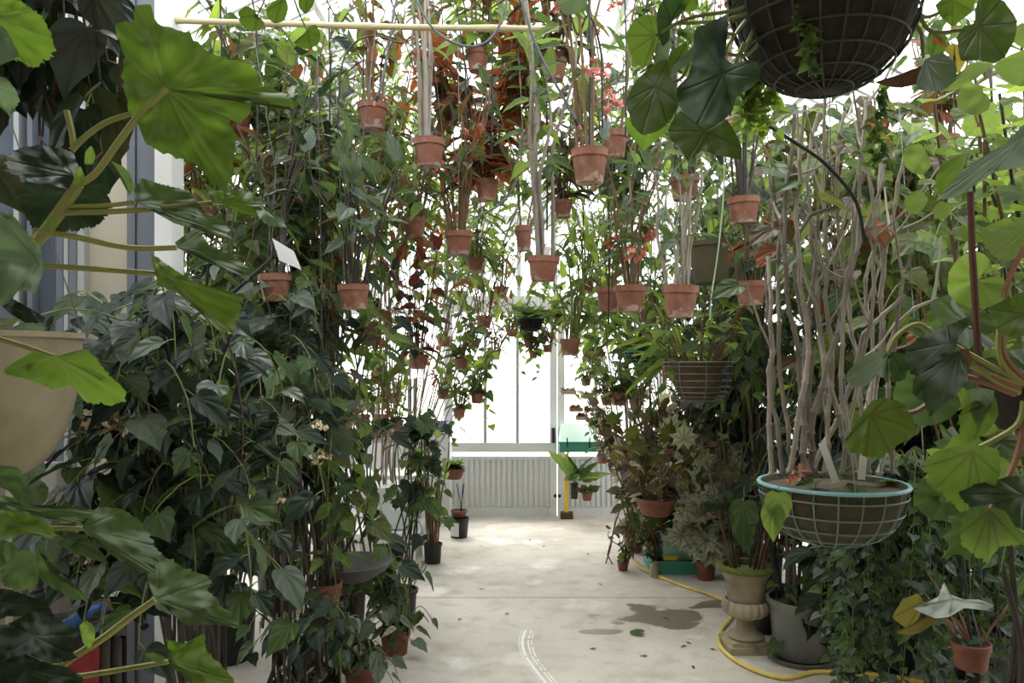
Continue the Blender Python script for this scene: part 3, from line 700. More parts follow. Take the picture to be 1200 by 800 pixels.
# ------------------------------------------------------------------ pots hanging over the path, the large near ones first
HP = [
 # px, rim y, width, height, label, options
 (437, 122, 36, 34, 'brown pot of bronze-leaved canes hanging beside the grey hose nozzle', dict(kind='wing', sty=['bronze', 'olive', 'redund'], size=.12, canes=6, clen=.75)),
 (503, 164, 38, 36, 'clay pot with thick grey and green canes hanging in front of the rust-leaved plant', dict(kind='wing', sty=['light', 'mid', 'orange'], size=.1, canes=7, clen=.95, rad=.008, spacing=.16, start=.5, cane=CANEG, spread=.08)),
 (691, 176, 44, 44, 'largest clay pot over the path, pale salt crust round its base', dict(kind='wing', sty=['mid', 'olive', 'light'], size=.14, canes=5, clen=1.0, flowers='pink', spacing=.2, start=.4, spread=.12, rad=.007, nfl=5)),
 (720, 155, 32, 34, 'clay pot with pink flowers hanging behind the salt-crusted pot', dict(kind='wing', sty=['light', 'mid'], size=.09, canes=5, clen=.9, flowers='pink', spacing=.13, spread=.15)),
 (802, 208, 36, 30, 'clay pot hanging under the round backlit leaves of the big basket', dict(kind='wing', sty=['mid', 'dark'], size=.1, canes=9, clen=.7, spacing=.12, start=.5, rad=.007, cane=CANED, spread=.12)),
 (872, 232, 38, 34, 'pale pinkish clay pot hanging beside the bare grey canes', dict(kind='wing', sty=['mid', 'light'], size=.1, canes=8, clen=.8, spacing=.12, start=.45, cane=CANED, spread=.16)),
 (370, 170, 26, 22, 'small clay pot half sunk in striped strap-like leaves', dict(kind='lance', sty=['light', 'mid', 'grey'], size=.22, canes=9, clen=.55, spacing=.06, start=.1, spread=.35)),
 (570, 211, 27, 27, 'dark clay pot hanging below the rust-red leaves', dict(kind='ovate', sty=['rust', 'rust', 'rust', 'redund'], size=.2, canes=13, clen=.95, spacing=.08, start=.12, spread=.3, lean=(-.08, -.1))),
 (538, 272, 34, 30, 'clay pot with dense brown canes and coral blooms at its shoulder', dict(kind='wing', sty=['redund', 'mid', 'bronze'], size=.12, canes=14, clen=.75, flowers='coral', spacing=.11, start=.45, cane=CANEB, spread=.2)),
 (636, 301, 38, 32, 'clay pot with thick pale cane and small white tag, hanging mid path', dict(kind='wing', sty=['light', 'mid'], size=.15, canes=6, clen=1.1, tagged=True, spacing=.13, start=.4, rad=.01, cane=CANEG, spread=.1)),
 (614, 265, 20, 33, 'slender clay pot hanging just behind the white-tagged pot', dict(kind='wing', sty='mid', size=.1, canes=5, clen=.7, dia=.1)),
 (415, 334, 38, 32, 'clay pot with silvery hanging leaves and pale crust low on its side', dict(kind='ovate', sty=['grey', 'mid', 'grey', 'bronze'], size=.14, canes=10, clen=.55, spacing=.13, start=.6, cane=CANED, spread=.3)),
 (323, 322, 38, 36, 'dull brown clay pot hanging behind the white card on its black arm', dict(kind='wing', sty=['dark', 'mid', 'redund'], size=.13, canes=8, clen=.8, spacing=.09, cane=CANED)),
 (738, 335, 38, 34, 'clay pot overlapping a darker twin, grey dust over its foot', dict(kind='wing', sty=['mid', 'light', 'grey'], size=.12, canes=8, clen=.75, spacing=.09, start=.3, flowers='coral', cane=CANEB)),
 (712, 337, 28, 32, 'dark clay pot half hidden by its dusty twin', dict(kind='wing', sty=['mid', 'light'], size=.11, canes=5, clen=.7, spacing=.1)),
 (797, 335, 42, 42, 'clay pot with wide double rim, saucer and peeling white patches', dict(kind='wing', sty=['grey', 'mid'], size=.1, canes=8, clen=.5, spacing=.12, start=.55, cane=CANEG, spread=.12, rad=.008)),
 (880, 330, 37, 31, 'reddish clay pot hanging below the pale pinkish one beside the bare canes', dict(kind='wing', sty=['mid', 'dark'], size=.11, canes=9, clen=.5, spacing=.1, start=.3, flowers='coral')),
 (486, 256, 28, 25, 'brown clay pot with drooping pale leaves at its rim', dict(kind='wing', sty=['light', 'mid'], size=.12, canes=7, clen=.6, spacing=.08, start=.2, spread=.35)),
 (557, 302, 22, 20, 'small clay pot with arching lime lance leaves', dict(kind='lance', sty=['light', 'lime', 'mid'], size=.24, canes=9, clen=.55, spacing=.06, start=.15, spread=.4)),
 (587, 336, 18, 15, 'little clay pot of thin green canes above the two small central pots', dict(kind='wing', sty=['light', 'mid'], size=.1, canes=8, clen=.75)),
 (567, 370, 20, 16, 'little clay pot on long bare canes at the end of the path', dict(kind='wing', sty='mid', size=.09, canes=7, clen=.7, start=.6)),
 (539, 341, 15, 12, 'tiny orange clay pot of wispy stems', dict(kind='wing', sty='mid', size=.09, canes=5, clen=.6)),
 (520, 394, 18, 14, 'small clay pot below tall pale canes, tag beside it', dict(kind='wing', sty=['light', 'mid'], size=.09, canes=6, clen=.75, start=.4)),
 (686, 327, 22, 18, 'small dusty clay pot with feathery lime stems above it', dict(kind='lance', sty=['lime', 'light'], size=.16, canes=10, clen=.6, spacing=.08)),
 (704, 326, 15, 13, 'tiny clay pot close beside the dusty one', dict(kind='wing', sty='mid', size=.1, canes=5, clen=.5)),
 (760, 362, 22, 18, 'dark little clay pot hanging below the overlapping pair', dict(kind='wing', sty=['mid', 'light', 'lime'], size=.11, canes=6, clen=.45, start=.1, spread=.5)),
 (668, 397, 25, 22, 'clay pot bound with green upright stems above the door', dict(kind='wing', sty=['lime', 'light', 'mid'], size=.13, canes=12, clen=.65, spacing=.13, start=.35, rad=.008, cane=STEMG, spread=.18)),
 (444, 428, 20, 18, 'clay pot of tall leafy stems near the metal shelf', dict(kind='wing', sty=['dark', 'mid'], size=.12, canes=9, clen=.6)),
 (490, 415, 24, 20, 'clay pot with dark red leaves hanging over it', dict(kind='ovate', sty=['red', 'red', 'dark'], size=.13, canes=9, clen=.75, spacing=.1, start=.1, spread=.3)),
 (509, 312, 16, 13, 'tiny clay pot among trailing green leaves below the drooping plant', dict(kind='wing', sty=['mid', 'light'], size=.1, canes=6, clen=.5)),
 (945, 311, 26, 30, 'pale clay pot seen behind the bare grey canes', dict(kind='wing', sty=['mid', 'light'], size=.12, canes=8, clen=.8, d=4.4)),
 (1052, 238, 32, 28, 'clay pot hanging among coral flowers on the right', dict(kind='ovate', sty=['mid', 'bronze', 'olive'], size=.13, canes=8, clen=.6, flowers='coral', d=4.2)),
 (1108, 160, 30, 26, 'clay pot with rusty leaves hanging high behind the lime leaves', dict(kind='ovate', sty=['bronze', 'orange', 'mid'], size=.14, canes=8, clen=.6, flowers='coral', d=4.4)),
 (872, 378, 20, 17, 'little clay pot with hanging silvery leaves near the mossy trunk', dict(kind='ovate', sty=['grey', 'mid'], size=.13, canes=5, clen=.4, trail=4, d=5.0)),
 (785, 426, 26, 20, 'tilted clay pot resting against the big wire basket', dict(kind='lance', sty=['light', 'lime'], size=.25, canes=9, clen=.3, spacing=.06, start=.05, spread=.6, tilt=.2)),
 (413, 468, 22, 20, 'clay pot with cream blooms above the stacked empty pots', dict(kind='maple', sty=['light', 'mid'], size=.14, canes=6, clen=.35, flowers='blush', spread=.6, start=.1)),
 (725, 459, 22, 18, 'whitish chalky clay pot with soft green leaves', dict(kind='heart', sty=['light', 'mid'], size=.1, canes=10, clen=.25, spread=.6, start=.05, spacing=.05)),
 (738, 545, 20, 18, 'brown clay pot among the purple-leaved plants near the green tray', dict(kind='ovate', sty=['purple', 'bronze', 'pewter'], size=.11, canes=10, clen=.45, start=.1, spread=.45)),
]
for (px, py, w, h, lab, kw) in HP:
    potted(px, py, w, lab, h=h, **kw)
# more pots of the same kind near the far door, too alike and too small to tell apart except by place
FAR = [(541, 420, 17, 15), (580, 410, 15, 13), (620, 399, 12, 10), (625, 412, 11, 9), (642, 404, 12, 10), (689, 410, 14, 12), (687, 443, 13, 10), (519, 457, 15, 12),
       (559, 461, 16, 13), (538, 478, 16, 13), (706, 500, 13, 11), (706, 533, 14, 11), (711, 463, 15, 12), (744, 469, 14, 12), (747, 480, 13, 11), (723, 525, 15, 12), (465, 492, 17, 15), (461, 464, 12, 10), (555, 398, 14, 12), (600, 385, 13, 11), (655, 372, 13, 11)]
fs_ = [('ovate', ['light', 'mid']), ('wing', ['mid', 'light', 'orange']), ('ovate', ['pewter', 'purple', 'mid']), ('heart', ['light', 'lime', 'mid']), ('star', ['bronze', 'pewter', 'olive'])]
FLAB = ['small clay pot of spreading green leaves hanging near the far door', 'small clay pot of upright winged leaves hanging near the far door', 'small clay pot of purplish silver leaves hanging near the far door',
        'small clay pot of lime heart-shaped leaves hanging near the far door', 'small clay pot of bronze star-shaped leaves hanging near the far door']
for i, (px, py, w, h) in enumerate(FAR):
    q = (2 if i % 2 else 4) if px > 700 else (0, 1, 3)[i % 3]
    k, s_ = fs_[q]
    potted(px, py, w, FLAB[q], h=h, kind=k, sty=s_, size=.095, canes=8, clen=.32, spacing=.06, start=.15, spread=.45, dia=.11, d=min(7.4, F * .112 / w), group='small hanging pots near the far door', joined=True, trail=1 if q in (0, 3) else 0)

# dark wire pan, mossy planter, wire baskets hanging deeper in
def wire_basket(name, label, px, py, w, d, depth, ribs=14, rings=4, rim_mat=TURQ, wire=GREENW, liner=MOSS, wr=.0028, flat=.55, hang=True, soil=True, ls=.965):
    rad = w * d / F / 2; c = P(px, py, d)
    root = thing(name, label, 'basket', c - Vector((0, 0, depth)))
    prof = []
    for i in range(9):
        t = i / 8
        prof.append((rad * math.sin(t * math.pi / 2) ** flat if t else 0, depth * (1 - math.cos(t * math.pi / 2))))
    b = MB(); b.ring((0, 0, depth), rad, wr * 2.4, 40); b.build('rim', rim_mat, root, True)
    b = MB(); b.lathe([(r * ls, z + .004) for r, z in prof] + [(rad * (ls - .035), depth - .015), (0, depth - .03)], 40, 0); b.build('liner', liner, root, True)
    b = MB()
    for i in range(ribs):
        a = 2 * math.pi * i / ribs
        b.tube([(r * math.cos(a), r * math.sin(a), z) for r, z in prof], wr, 5)
    for i in range(1, rings + 1):
        t = i / (rings + .6); r = rad * math.sin(t * math.pi / 2) ** flat; z = depth * (1 - math.cos(t * math.pi / 2))
        b.ring((0, 0, z), r * 1.003, wr, 40, 5)
    o = b.build('wire_frame', wire, root, True)
    if hang:
        b = MB(); ap = Vector((0, 0, depth + .75))
        for a in (.4, 2.5, 4.6): b.tube([(rad * math.cos(a), rad * math.sin(a), depth), ap], .0018, 5)
        b.tube([ap, (hook_x(c.x) - c.x, 0, 3.45 - root.location.z)], .0022, 5); b.build('hanger_wire', WIRE, root)
    return root, c

root, c = wire_basket('hanging_basket', 'flat black wire pan of ferny leaves hanging above the door', 622, 374, 30, 5.8, .09, rim_mat=BLACK, wire=BLACK)
pl = Plant(root, True, 5)
for i in range(26):
    a = R.uniform(0, 6.28); pl.leaf(c + Vector((R.uniform(-.07, .07), R.uniform(-.07, .07), 0)), (math.cos(a), math.sin(a), R.uniform(.1, .9)), 'wing', R.choice(['light', 'mid']), .16)
pl.finish()
root, c = wire_basket('hanging_basket', 'wide rusty wire basket of dry stems beside the mossy trunk', 818, 424, 80, 4.6, .24, 8, 8, WIRE, WIRE, plain('dry_root_mass', rgb(74, 62, 42), .95, var=.4, scale=30, bump=1.0), wr=.0022, flat=.4, ls=.72)
pl = Plant(root, False, 6)
for i in range(30):
    a = R.uniform(0, 6.28); q = c + Vector((math.cos(a) * .1, math.sin(a) * .1, -.02)); e = Vector((math.cos(a) * .2, math.sin(a) * .2, R.uniform(.1, .5)))
    pts = smooth_path([q, q + e * .6, q + e], 3); pl.stem(pts, .004, .002, CANEB); pl.along(pts, 'ovate', ['mid', 'light', 'lime'], .11, .1, .5)
pl.finish()
root, c = wire_basket('hanging_basket', 'shallow dark green tray basket hanging behind the small pots', 755, 412, 46, 5.6, .09, 14, 3, TEAL, TEAL)
pl = Plant(root, True, 7)
for i in range(40):
    a = R.uniform(0, 6.28); pl.leaf(c + Vector((R.uniform(-.1, .1), R.uniform(-.1, .1), 0)), (math.cos(a), math.sin(a), R.uniform(-.1, 1.2)), 'wing', R.choice(['light', 'mid', 'olive']), .15)
pl.finish()
# the mossy square-sided planter
c = P(842, 332, 4.3); root = thing('hanging_planter', 'mossy grey square planter hanging among the clay pots', 'planter', c)
b = MB(); b.lathe([(0, 0), (.13, 0), (.165, .2), (.175, .2), (.175, .225), (.15, .225), (.145, .19), (0, .19)], 24); b.build('body', plain('mossy_grey_shell', rgb(92, 84, 64), .9, var=.2, scale=8, dirt=rgb(70, 80, 38), dirt_amt=.8), root, True)
b = MB(); b.tube([(0, 0, .2), (0, 0, 3.45 - c.z)], .002, 4); b.build('hanger_wire', WIRE, root)
pl = Plant(root, False, 8)
for i in range(10):
    a = R.uniform(0, 6.28); p = c + Vector((math.cos(a) * .1, math.sin(a) * .1, .2)); e = Vector((math.cos(a) * .2, math.sin(a) * .2, R.uniform(.25, .6)))
    pts = smooth_path([p, p + e * .6, p + e], 3); pl.stem(pts, .004, .002, STEMG); pl.along(pts, 'wing', ['mid', 'dark', 'light'], .13, .09, .2)
pl.finish()

# ------------------------------------------------------------------ the big round basket overhead with backlit round leaves
BC = P(966, -12, 1.62)
root, c = wire_basket('hanging_basket', 'big round dark basket hanging overhead with trailing backlit leaves', 966, -12, 214, 1.62, .215, 22, 6, BLACK, plain('dark_olive_wire', rgb(50, 52, 38), .7), wr=.0026, flat=.85)
BROOT, BPL = root, Plant(root, False, 9)
def traced(root, outline, attach, tips, d, sty, gx_=0.0, gy_=0.0, wave=.014, name='leaf', n=150, rings=8, jag=0.0, wv=None, origin=None, seed=0, cup=0.0, glow=None, trans=None):
    """A leaf whose outline was read off the photograph, laid out in space at depth d, tilted by gx_, gy_ metres per pixel, waved and cupped."""
    c = STY[sty]; mat = leaf_mat('leaf_' + sty, c[0], c[1], c[2], c[4], c[5])
    size = max(max(p[0] for p in outline) - min(p[0] for p in outline), max(p[1] for p in outline) - min(p[1] for p in outline))
    pts, fs, ve = blade(outline, attach, tips, n, rings, wv or max(2.2, size * .028))
    at = Vector(attach); o = Vector(origin if origin is not None else root.location); out = []
    for i, (p, e) in enumerate(zip(pts, ve)):
        q = p.copy(); rr = (q - at).length
        if jag and i > (rings - 1) * n:
            q = at + (q - at) * (1 + jag * (noise.noise(Vector((i * .83, seed, 0))) + .6 * noise.noise(Vector((i * .21, seed, 5)))))
        dd = d + gx_ * (q.x - at.x) + gy_ * (q.y - at.y) + (wave * noise.noise(Vector((q.x * .028, q.y * .028, seed * 1.3))) + .3 * wave * noise.noise(Vector((q.x * .1, q.y * .1, seed * 2.1)))) * min(1, rr / 15) - .0006 * (1 - e) * min(1, rr / 25) + cup * (rr / size) ** 2
        out.append(P(q.x, q.y, dd) - o)
    return MB().add(out, [tuple(reversed(f)) for f in fs], 0, ve).build(name, [mat], root, True)
def zp(pts, ox, oy, s): return [(ox + x / s, oy + y / s) for x, y in pts]
S5 = lambda p: zp(p, 680, 0, 3.6375)
S9 = lambda p: zp(p, 880, 0, 2.9625)
S10 = lambda p: zp(p, 880, 250, 2.9625)
S11 = lambda p: zp(p, 880, 530, 2.9625)
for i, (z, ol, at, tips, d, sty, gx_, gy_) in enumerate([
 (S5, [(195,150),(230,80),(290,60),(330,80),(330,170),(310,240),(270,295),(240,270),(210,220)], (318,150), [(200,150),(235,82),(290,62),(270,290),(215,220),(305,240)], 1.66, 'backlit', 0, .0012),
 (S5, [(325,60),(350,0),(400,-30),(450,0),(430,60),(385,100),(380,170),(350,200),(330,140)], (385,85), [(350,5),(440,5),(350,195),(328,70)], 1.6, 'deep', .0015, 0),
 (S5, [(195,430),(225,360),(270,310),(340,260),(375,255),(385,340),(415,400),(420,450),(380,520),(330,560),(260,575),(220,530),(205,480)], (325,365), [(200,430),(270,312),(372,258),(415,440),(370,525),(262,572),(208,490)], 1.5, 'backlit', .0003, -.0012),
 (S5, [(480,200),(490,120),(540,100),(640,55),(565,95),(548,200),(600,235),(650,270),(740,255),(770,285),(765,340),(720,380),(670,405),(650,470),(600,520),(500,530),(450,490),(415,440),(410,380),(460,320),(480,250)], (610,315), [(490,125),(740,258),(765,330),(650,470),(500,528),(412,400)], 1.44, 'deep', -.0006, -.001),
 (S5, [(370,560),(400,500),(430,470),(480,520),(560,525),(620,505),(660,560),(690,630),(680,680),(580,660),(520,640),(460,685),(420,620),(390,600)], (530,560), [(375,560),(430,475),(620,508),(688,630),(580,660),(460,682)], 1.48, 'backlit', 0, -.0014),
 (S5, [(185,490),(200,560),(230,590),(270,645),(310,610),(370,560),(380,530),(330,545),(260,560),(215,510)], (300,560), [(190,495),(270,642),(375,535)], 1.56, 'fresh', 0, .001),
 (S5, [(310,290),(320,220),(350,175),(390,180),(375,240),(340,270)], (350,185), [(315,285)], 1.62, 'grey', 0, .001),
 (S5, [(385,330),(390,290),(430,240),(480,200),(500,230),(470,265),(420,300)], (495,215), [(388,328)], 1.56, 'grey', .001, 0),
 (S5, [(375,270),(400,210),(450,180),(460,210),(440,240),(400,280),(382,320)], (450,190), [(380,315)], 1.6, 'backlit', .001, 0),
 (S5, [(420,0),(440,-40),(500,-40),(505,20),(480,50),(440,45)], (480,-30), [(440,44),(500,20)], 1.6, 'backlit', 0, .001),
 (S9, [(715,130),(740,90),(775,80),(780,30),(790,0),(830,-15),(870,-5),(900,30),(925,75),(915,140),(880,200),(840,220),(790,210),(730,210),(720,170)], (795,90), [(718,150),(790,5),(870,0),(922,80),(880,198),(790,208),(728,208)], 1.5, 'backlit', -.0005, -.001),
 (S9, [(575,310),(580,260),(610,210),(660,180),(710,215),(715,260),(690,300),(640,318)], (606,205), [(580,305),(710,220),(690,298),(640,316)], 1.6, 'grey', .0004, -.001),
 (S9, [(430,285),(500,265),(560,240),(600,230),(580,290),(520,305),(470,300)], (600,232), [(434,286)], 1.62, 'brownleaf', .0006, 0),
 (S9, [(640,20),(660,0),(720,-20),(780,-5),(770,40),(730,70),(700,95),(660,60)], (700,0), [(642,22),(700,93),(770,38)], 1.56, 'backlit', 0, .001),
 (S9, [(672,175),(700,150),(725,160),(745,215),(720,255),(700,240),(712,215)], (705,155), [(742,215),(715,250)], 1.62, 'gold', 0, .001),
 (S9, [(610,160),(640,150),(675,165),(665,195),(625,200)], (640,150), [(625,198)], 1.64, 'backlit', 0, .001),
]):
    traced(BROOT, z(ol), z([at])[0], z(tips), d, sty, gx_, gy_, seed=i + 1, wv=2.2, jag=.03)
for pts in ([(884, -10), (872, 8), (850, 14), (805, 22), (768, 42)], [(900, 10), (893, 35), (886, 55), (868, 68)], [(905, 0), (880, 18), (862, 40), (850, 60), (848, 87)], [(890, 20), (868, 62), (845, 60)], [(880, 15), (845, 24), (790, 28)],
            [(1063, -10), (1072, 25), (1080, 40), (1082, 68)], [(1075, 10), (1090, 36), (1120, 36), (1148, 30)], [(1070, 5), (1085, 20), (1110, 10)], [(860, 40), (820, 42), (800, 90), (769, 100)], [(872, 50), (850, 100), (826, 154)]):
    BPL.stem(smooth_path([P(x, y, 1.58) for x, y in pts], 5), .0045, .0035, STEMG, 'petiole')
# creeping fig-like tendrils over the basket and below it
for (x0, y0, x1, y1, d, nn) in ((940, 10, 948, 90, 1.5, 26), (935, 0, 938, 40, 1.5, 14), (1030, 105, 1018, 200, 1.7, 30), (1022, 150, 1030, 190, 1.7, 12)):
    pts = smooth_path([P(x0, y0, d), P((x0 + x1) / 2 + 4, (y0 + y1) / 2, d), P(x1, y1, d)], 5); BPL.stem(pts, .0015, .001, STEMG, 'tendril')
    for q in range(nn):
        p = pts[int(q / nn * (len(pts) - 1))]
        BPL.leaf(p, (R.uniform(-1, 1), R.uniform(-.6, .1), R.uniform(-.9, .2)), 'heart', R.choice(['mid', 'light']), .024, up=(0, -1, .4))
for k_ in range(16):      # the curtain of pale maidenhair-like sprays behind
    x = R.uniform(862, 912); y0 = R.uniform(70, 110); d = 1.95; y1 = R.uniform(120, 165)
    pts = smooth_path([P(x, y0, d), P(x + R.uniform(-6, 6), (y0 + y1) / 2, d), P(x + R.uniform(-10, 10), y1, d)], 4); BPL.stem(pts, .0013, .0008, STEMG, 'tendril')
    for q in range(9): BPL.leaf(pts[int(q / 9 * (len(pts) - 1))], (R.uniform(-1, 1), R.uniform(-.6, .2), R.uniform(-.8, .3)), 'heart', R.choice(['lime', 'light']), .03, up=(0, -1, .5))
BPL.finish()

# ------------------------------------------------------------------ the turquoise-rimmed basket with tall bare canes
BD = 2.45
root, c = wire_basket('hanging_basket', 'wire basket with turquoise rim holding tall bare grey canes', 975, 566, 164, BD, .19, 20, 5, TURQ, plain('grey_green_wire', rgb(96, 118, 108), .5), plain('dark_liner', rgb(70, 62, 44), .95, var=.3, scale=30, bump=.8), .0026, .7)
pl = Plant(root, False, 21)
def bare_cane(pts, r0, r1, seed, mat=CANEG):
    rr = random.Random(seed); raw = smooth_path(pts, 12); out = []; rs = []; acc = 0.0; nxt = 0.02; tot = sum((b_ - a_).length for a_, b_ in zip(raw[:-1], raw[1:])); kink = Vector((0, 0, 0))
    for a_, b_ in zip(raw[:-1], raw[1:]):
        L_ = (b_ - a_).length
        while nxt <= acc + L_:
            p = a_.lerp(b_, (nxt - acc) / L_); t = (b_ - a_).normalized(); r_ = r0 + (r1 - r0) * nxt / tot
            kink = Vector((rr.uniform(-.006, .006), rr.uniform(-.006, .006), 0)); p = p + kink
            out += [p - t * .009, p, p + t * .008]; rs += [r_ * .96, r_ * 1.34, r_ * .92]
            nxt += rr.uniform(.055, .1)
        acc += L_
    MB().tube([p - pl.o for p in out], rs, 8).build('cane', mat, root, True)
    return out
CN = [[(930, 560), (915, 430), (912, 300), (925, 200), (930, 110)], [(920, 560), (905, 450), (900, 330), (908, 240), (905, 170)], [(945, 560), (935, 420), (922, 330), (918, 240), (925, 180)],
      [(950, 560), (958, 470), (985, 380), (1000, 310), (1020, 250), (1040, 190)], [(940, 565), (950, 420), (930, 330), (940, 260), (990, 240)], [(965, 562), (975, 430), (968, 330), (965, 200), (970, 105)],
      [(985, 560), (1005, 440), (1025, 330), (1020, 220), (1005, 120)], [(1000, 560), (1015, 480), (1035, 420), (1062, 370), (1095, 350)], [(1010, 560), (1030, 440), (1035, 330), (1028, 230), (1035, 150)],
      [(1030, 560), (1040, 450), (1032, 350), (1045, 250), (1060, 170)], [(975, 560), (962, 420), (955, 320), (945, 200), (962, 120)], [(958, 562), (945, 470), (948, 380), (958, 280), (955, 190)],
      [(905, 562), (902, 460), (905, 360), (902, 280)], [(1020, 560), (1010, 470), (998, 380), (985, 300), (980, 200), (995, 110)], [(995, 562), (985, 500), (962, 400), (950, 340), (932, 290)],
      [(1040, 558), (1055, 480), (1048, 400), (1060, 320), (1085, 270)], [(925, 558), (938, 480), (945, 390), (935, 300), (938, 190), (950, 100)], [(950, 555), (990, 470), (1010, 400), (1045, 360), (1070, 330)],
      [(1005, 555), (985, 440), (992, 330), (1010, 200), (1015, 120)], [(985, 555), (1015, 500), (1025, 420), (1015, 330), (1030, 270)]]
for i, q in enumerate(CN):
    dd = BD + R.uniform(-.13, .13)
    pts = bare_cane([P(x, y, dd + R.uniform(-.05, .05)) for x, y in q], R.uniform(.007, .0115), R.uniform(.0045, .0065), i, R.choice([CANEG, CANEG, CANEP]))
    for _ in range(2):          # side twigs towards the tops
        p = pts[R.randrange(len(pts) // 2, len(pts) - 2)]; e = Vector((R.uniform(-.12, .2), R.uniform(-.12, .12), R.uniform(.08, .25)))
        tw = smooth_path([p, p + e * .5 + Vector((0, 0, -.02)), p + e], 4); pl.stem(tw, .005, .003, CANEG, 'twig', 6)
        if R.random() < .9: pl.leaf(tw[-1], (R.uniform(-1, 1), R.uniform(-1, .2), -.3), 'ovate', R.choice(['mid', 'bronze', 'orange', 'olive']), .11)
for x, y, a in ((978, 556, -.35), (1010, 552, .1)):
    m = MB().box((0, 0, .05), (.022, .002, .13)); m.build('plant_tag', PAPER, root, M=T(P(x, y + 4, BD - .1) - pl.o) @ Matrix.Rotation(a, 4, 'Y'))
for x, y in ((932, 553), (940, 545), (925, 560)): flower(pl, P(x, y, BD - .14), 'coral', .022)
for i in range(9):
    pl.leaf(P(R.uniform(900, 1045), 566, BD - R.uniform(-.1, .16)), (R.uniform(-1, 1), R.uniform(-1, 0), R.uniform(-.9, .3)), 'ovate', 'mid', .07)
for x, y in ((912, 575), (905, 590)): pl.leaf(P(x, y - 10, BD - .2), (R.uniform(-.2, .1), -.3, -1), 'ovate', 'light', .1, up=(0, -1, .3))
pl.finish()
hb = [P(897, 145, 2.2), P(930, 166, 2.2), P(964, 189, 2.2), P(995, 223, 2.2), P(1007, 248, 2.2), P(1013, 285, 2.2)]
tag(MB().tube(smooth_path(hb, 5), .0052, 8).build('irrigation_hose', BLACK, smooth=True), 'black hose slanting down across the bare grey canes', 'hose')

# ------------------------------------------------------------------ trailing vine below the turquoise basket, on a tall stand hidden in its leaves
c = Vector((1.8, 3.35, 1.0))
root = thing('trailing_vine', 'curtain of small heart-leaved vine trailing to the floor behind the turquoise basket', 'vine', c); pl = Plant(root, False, 33)
b = MB(); b.lathe([(0, 0), (.12, 0), (.16, .18), (.17, .18), (.17, .21), (.15, .21), (.14, .17), (0, .17)], 22); b.build('pot', BLACK, root, True)
b = MB(); b.tube([(0, 0, .17), (hook_x(c.x) - c.x, 0, 3.45 - c.z)], .002, 5); b.build('hanger_wire', WIRE, root)
for i in range(80):
    a = R.uniform(0, 6.28); rr_ = R.uniform(.08, .34); o_ = Vector((math.cos(a), math.sin(a) * .7, 0))
    st_ = c + o_ * .12 + Vector((0, 0, .19)); drop = R.uniform(.5, 1.14)
    pts = smooth_path([st_, st_ + o_ * rr_ * .6 + Vector((0, 0, .05)), st_ + o_ * rr_ + Vector((0, 0, -drop * .4)), st_ + o_ * rr_ + Vector((R.uniform(-.05, .05), 0, -drop))], 5)
    pl.stem(pts, .0022, .0012, STEMG); pl.along(pts, 'heart', ['mid', 'dark', 'mid', 'grey'], .058, .038, .12, droop=-.5, out=o_ * .6 + Vector((0, -.4, 0)))
pl.finish()

